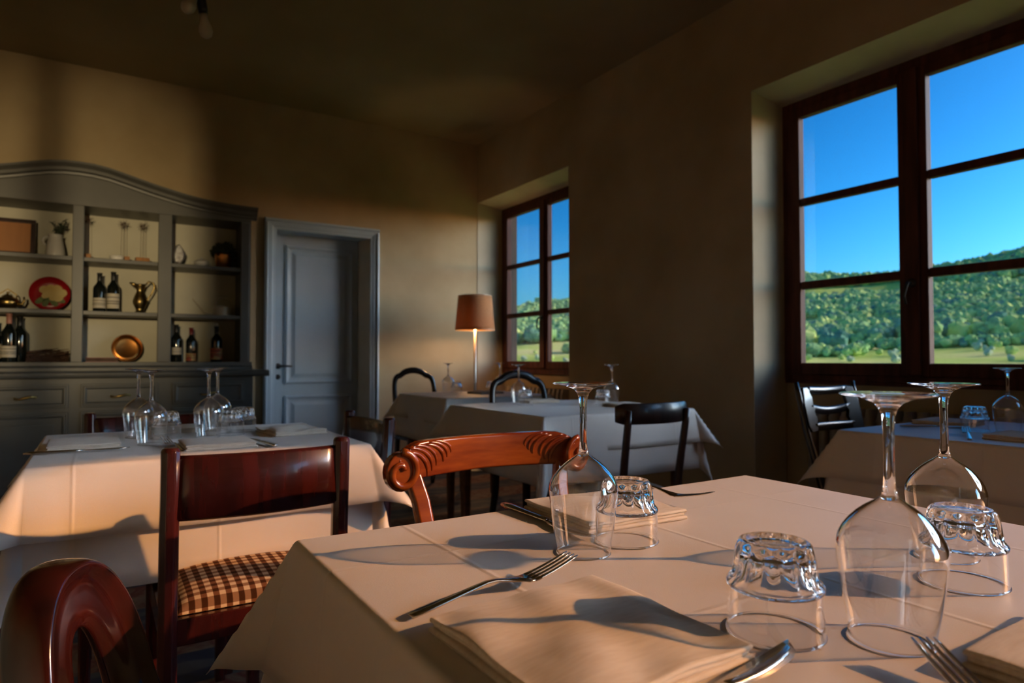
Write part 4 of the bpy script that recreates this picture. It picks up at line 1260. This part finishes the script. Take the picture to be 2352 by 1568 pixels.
MB().tube([(0, .02, SP.z - .05), (0, .15, SP.z - .10), (-.03, .25, SP.z - .10), (-.1, .25, SP.z - .095)], .005, 6).build('blade_bracket', M_iron, t, smooth=True)
MB().tube([(-.1, .25, SP.z - .098), (.1, .25, SP.z - .098)], .004, 6).build('blade_bracket', M_iron, t, smooth=True)
sd_ = bpy.data.lights.new('added_spot_beam', 'SPOT'); sd_.energy = 240; sd_.color = (1.0, .76, .42); sd_.spot_size = math.radians(25); sd_.spot_blend = 1.0; sd_.shadow_soft_size = .0045
so_ = bpy.data.objects.new('added_spot_beam', sd_); COL.objects.link(so_); so_.rotation_euler = aim.to_track_quat('-Z', 'Y').to_euler(); so_.location = SP + aim.normalized() * .035

t = thing('ceiling_pendant', 'unlit pendant of bare bulbs in black sockets under the ceiling', 'ceiling light', (.385, 3.33, 2.55))
MB().lathe([(0, ZC - 2.552), (.05, ZC - 2.552), (.05, ZC - 2.57), (0, ZC - 2.58)], 20).build('ceiling_rose', M_iron, t, smooth=True)
MB().tube([(0, 0, .12), (.004, 0, .3), (0, 0, ZC - 2.57)], .004, 8).build('cord', M_iron, t, smooth=True)
for dx, dy, dz, ry, rx in ((.0, 0, 0, -.15, .05), (-.05, .05, .045, .45, -.5)):
    Mx = Matrix.Translation((dx * .3, dy * .3, .10 + dz)) @ Matrix.Rotation(ry, 4, 'Y') @ Matrix.Rotation(rx, 4, 'X')
    b = MB().lathe([(0, .05), (.016, .05), (.020, .04), (.022, -.02), (.020, -.045), (0, -.045)], 18); b.xform(Mx)
    sk = b.build('socket', M_iron, t, smooth=True)
    b = MB().lathe([(0, -.045), (.014, -.046), (.017, -.07), (.029, -.105), (.031, -.125), (.024, -.146), (.010, -.156), (0, -.158)], 22); b.xform(Mx)
    b.build('bulb', M_bulb, sk, smooth=True)

# ------------------------------------------------------------------ landscape outside the windows
def ridge(th):                        # tangent of the skyline's elevation over bearing (degrees from +y towards +x)
    pts = [(-30, .07), (20, .078), (35, .086), (45, .10), (57, .112), (62, .106), (66, .116), (72, .130), (90, .06), (102, -.03), (150, -.03)]
    for (a, p), (b_, q) in zip(pts[:-1], pts[1:]):
        if th <= b_: return lerp(p, q, max(0, (th - a) / (b_ - a)))
    return -.03
def ground(x, y):
    r = math.hypot(x, y); th = math.degrees(math.atan2(x, y))
    t_ = max(0, min(1, (r - 140) / 520))
    e = lerp(-.016, ridge(th), t_ ** .9) if r > 140 else lerp(-.05, -.016, max(0, (r - 20) / 120))
    z = .985 + r * e
    z += (6.5 * noise.noise(Vector((x * .011, y * .011, .3))) + 2.5 * noise.noise(Vector((x * .03, y * .03, 3)))) * max(0, min(1, (r - 190) / 200))
    if r > 660: z -= (r - 660) * .12
    if r < 45: z = lerp(-.55, z, max(0, (r - 20) / 25))
    return z - .25

def terrain_mat():
    m = bpy.data.materials.new('hill_meadow')
    m.use_nodes = True
    nt = m.node_tree
    p = nt.nodes['Principled BSDF']; p.inputs['Roughness'].default_value = 1; p.inputs['Specular IOR Level'].default_value = 0
    tc = nd(nt, 'ShaderNodeTexCoord')
    nz = nd(nt, 'ShaderNodeTexNoise', Scale=.022, Detail=6.0)
    nt.links.new(tc.outputs['Object'], nz.inputs['Vector'])
    rp = nd(nt, 'ShaderNodeValToRGB')
    cr = rp.color_ramp
    cr.elements[0].position = .36; cr.elements[0].color = (.42, .62, .14, 1)
    cr.elements[1].position = .66; cr.elements[1].color = (.86, .82, .38, 1)
    e = cr.elements.new(.5); e.color = (.66, .82, .22, 1)
    nt.links.new(nz.outputs['Fac'], rp.inputs['Fac'])
    n2 = nd(nt, 'ShaderNodeTexNoise', Scale=.9, Detail=3.0)
    nt.links.new(tc.outputs['Object'], n2.inputs['Vector'])
    mx = nd(nt, 'ShaderNodeMix'); mx.data_type = 'RGBA'; mx.blend_type = 'MULTIPLY'; mx.inputs[0].default_value = .5
    r2 = nd(nt, 'ShaderNodeValToRGB'); r2.color_ramp.elements[0].color = (.45, .5, .4, 1); r2.color_ramp.elements[1].color = (1.3, 1.3, 1.2, 1)
    nt.links.new(n2.outputs['Fac'], r2.inputs['Fac'])
    nt.links.new(rp.outputs['Color'], mx.inputs[6]); nt.links.new(r2.outputs['Color'], mx.inputs[7])
    nt.links.new(mx.outputs[2], p.inputs['Base Color'])
    return m
b = MB()
rs = [1, 8, 14, 22, 32, 45, 60, 80, 100, 120, 140] + lin(155, 700, 62) + [760, 860, 1000]
ths = lin(-30, 140, 150)
b.grid(lambda r, th: (r * math.sin(math.radians(th)), r * math.cos(math.radians(th)), ground(r * math.sin(math.radians(th)), r * math.cos(math.radians(th)))), rs, ths)
hill = b.build('hillside_terrain', terrain_mat(), None, smooth=True)
hill['kind'] = 'structure'

M_tree = [mat('tree_green', (.46, .74, .28), 1, col2=(.20, .40, .17), scale=.5, spec=0, detail=6),
          mat('tree_dark', (.24, .50, .30), 1, col2=(.11, .26, .19), scale=.5, spec=0, detail=6),
          mat('tree_bright', (.74, .88, .30), 1, col2=(.42, .62, .18), scale=.5, spec=0, detail=6),
          mat('tree_silver', (.66, .78, .52), 1, col2=(.40, .52, .30), scale=.5, spec=0, detail=6)]
def crown_mesh(seed, sub=2):
    r6 = random.Random(seed)
    bm = bmesh.new()
    for k in range(7):
        q = bmesh.ops.create_icosphere(bm, subdivisions=sub, radius=r6.uniform(.4, .62) if k else .8)
        off = Vector((r6.uniform(-.5, .5), r6.uniform(-.5, .5), r6.uniform(-.25, .45))) if k else Vector((0, 0, 0))
        for v in q['verts']:
            n_ = v.co.normalized()
            v.co = v.co * (1 + .42 * noise.noise(v.co * 4.1 + Vector((seed, k * 3, 0)))) + off
    for v in bm.verts: v.co.z += .85
    me = bpy.data.meshes.new('crown')
    bm.to_mesh(me); bm.free()
    return me
crowns = []
for ki in range(4):
    for sd in range(2):
        me = crown_mesh(ki * 7 + sd + 1); me.materials.append(M_tree[ki]); crowns.append((ki, me))
TL = {0: ('round green tree in the woods covering the hillside', 'green trees on the wooded hillside'),
      1: ('dark green tree in the woods covering the hillside', 'dark trees on the wooded hillside'),
      2: ('bright yellow-green tree in the woods covering the hillside', 'bright trees on the wooded hillside'),
      3: ('silvery pale tree in the valley below the wooded hillside', 'silvery trees in the valley')}
rt = random.Random(21)
ntree = 0
stuff_pts = []
def wooded(x, y, r, th):
    return noise.noise(Vector((x * .011 + 5, y * .011, 1.7))) > -.08 + (.25 if r < 275 else 0)
def plant(ki, x, y, sc):
    global ntree
    ki_, me = crowns[ki * 2 + rt.randrange(2)]
    o = bpy.data.objects.new('hillside_tree', me); COL.objects.link(o)
    o.location = (x, y, ground(x, y) - .1); o.scale = (sc, sc, sc * rt.uniform(.85, 1.25)); o.rotation_euler = (0, 0, rt.uniform(0, 6.28))
    tag(o, TL[ki][0], 'tree', TL[ki][1]); ntree += 1
cand = []
for i in range(9000):
    th = rt.choice((rt.uniform(31.5, 40), rt.uniform(53, 72.5), rt.uniform(53, 72.5), rt.uniform(20, 110)))
    r = 235 + 425 * rt.random() ** .7
    x, y = r * math.sin(math.radians(th)), r * math.cos(math.radians(th))
    if wooded(x, y, r, th): cand.append((r, th, x, y))
cand.sort()
for r, th, x, y in cand:
    inview = 31.5 < th < 40 or 53 < th < 72.5
    k = rt.random(); ki = 0 if k < .45 else (1 if k < .75 else 2)
    if inview and ntree < 255 and rt.random() < .5: plant(ki, x, y, rt.uniform(2.0, 4.2))
    else: stuff_pts.append((ki, x, y, rt.uniform(2.2, 4.6)))
for i in range(30):
    th = rt.choice((rt.gauss(35, 2), rt.gauss(60, 2.2), rt.gauss(63, 1.5), rt.gauss(68.5, .8)))
    r = rt.uniform(175, 240)
    plant(3 if rt.random() < .75 else 2, r * math.sin(math.radians(th)), r * math.cos(math.radians(th)), rt.uniform(.7, 1.25))
low_pts = []
for i in range(1500):                  # hedges and thickets along the lower fields
    th = rt.choice((rt.uniform(30, 41), rt.uniform(52, 74), rt.uniform(52, 74)))
    r = rt.choice((rt.gauss(182, 3), rt.gauss(206, 2), rt.gauss(240, 3)))
    x, y = r * math.sin(math.radians(th)), r * math.cos(math.radians(th))
    if noise.noise(Vector((x * .03, y * .03, 9.3))) > .22: low_pts.append((rt.choice((0, 0, 2, 1)), x, y, rt.uniform(.9, 2.1)))
for i, (ki, x, y, sc) in enumerate(low_pts):
    stuff_pts.append((ki, x, y, sc))
for ki in range(3):
    src = crown_mesh(50 + ki, 1)
    vs = [v.co.copy() for v in src.vertices]; fs = [tuple(p.vertices) for p in src.polygons]
    V, Fc = [], []
    for q, x, y, sc in stuff_pts:
        if q != ki: continue
        z = ground(x, y); a = rt.uniform(0, 6.28); ca, sa = math.cos(a), math.sin(a); base = len(V)
        V += [(x + sc * (v.x * ca - v.y * sa), y + sc * (v.x * sa + v.y * ca), z + sc * v.z) for v in vs]
        Fc += [tuple(i + base for i in f) for f in fs]
    me = bpy.data.meshes.new('distant_woods'); me.from_pydata(V, [], Fc); me.materials.append(M_tree[ki])
    o = bpy.data.objects.new('distant_woods', me); COL.objects.link(o)
    tag(o, ('mass of green woodland far up the hillside', 'mass of dark woodland far up the hillside', 'mass of bright woodland far up the hillside')[ki], 'woods', kind='stuff')
# small farmhouses in the valley
def farmhouse(label, th, r, w, rz, roofc):
    x, y = r * math.sin(math.radians(th)), r * math.cos(math.radians(th))
    t = thing('farmhouse', label, 'house', (x, y, ground(x, y)), rz)
    MB().box(-w, w, -w * .5, w * .5, -1, 3.2).build('wall', M_cream, t)
    b = MB().prism([(-w * .6, 3.1), (w * .6, 3.1), (0, 5.0)], -w * 1.06, w * 1.06, 'yz'); b.build('roof', roofc, t)
    b = MB()
    for k in (-.6, 0, .6):
        for s in (-1, 1): b.box(w * k - .5, w * k + .5, s * w * .5 - .05, s * w * .5 + .05, 1, 2.4)
    b.build('window_pane', M_ink, t)
M_roof = mat('terracotta_roof', (.50, .24, .15), .9, scale=1.5)
M_roof2 = mat('slate_roof', (.30, .34, .42), .8, scale=1.5)
farmhouse('distant farmhouse with terracotta roof on the slope seen through small window', 36.9, 330, 5.5, .6, M_roof)
farmhouse('distant low house with blue-grey roof in the valley behind large window', 60.4, 300, 2.4, -.5, M_roof2)

# unseen pine added on the slope to keep the low sun off both windows
px_, py_, pz_ = 32.2, -13.97, 14.6
t = thing('added_sun_blocker', 'added pine-shaped sun blocker on the slope outside, beyond the picture', 'tree', (px_, py_, -3))
MB().tube([(0, 0, 0), (.1, 0, 6), (0, 0, 16)], [.34, .28, .18], 12).build('trunk', M_twig, t, smooth=True)
bm = bmesh.new()
bmesh.ops.create_icosphere(bm, subdivisions=5, radius=1)
for v in bm.verts:
    v.co = Vector((v.co.x * 2.3, v.co.y * 2.3, v.co.z * 2.0)) * (1 + .05 * noise.noise(v.co * 5) + .04 * noise.noise(v.co * 17))
me = bpy.data.meshes.new('crown'); bm.to_mesh(me); bm.free(); me.materials.append(M_tree[1])
o = bpy.data.objects.new('crown', me); COL.objects.link(o); o.parent = t; o.location = (0, 0, pz_ + 3)
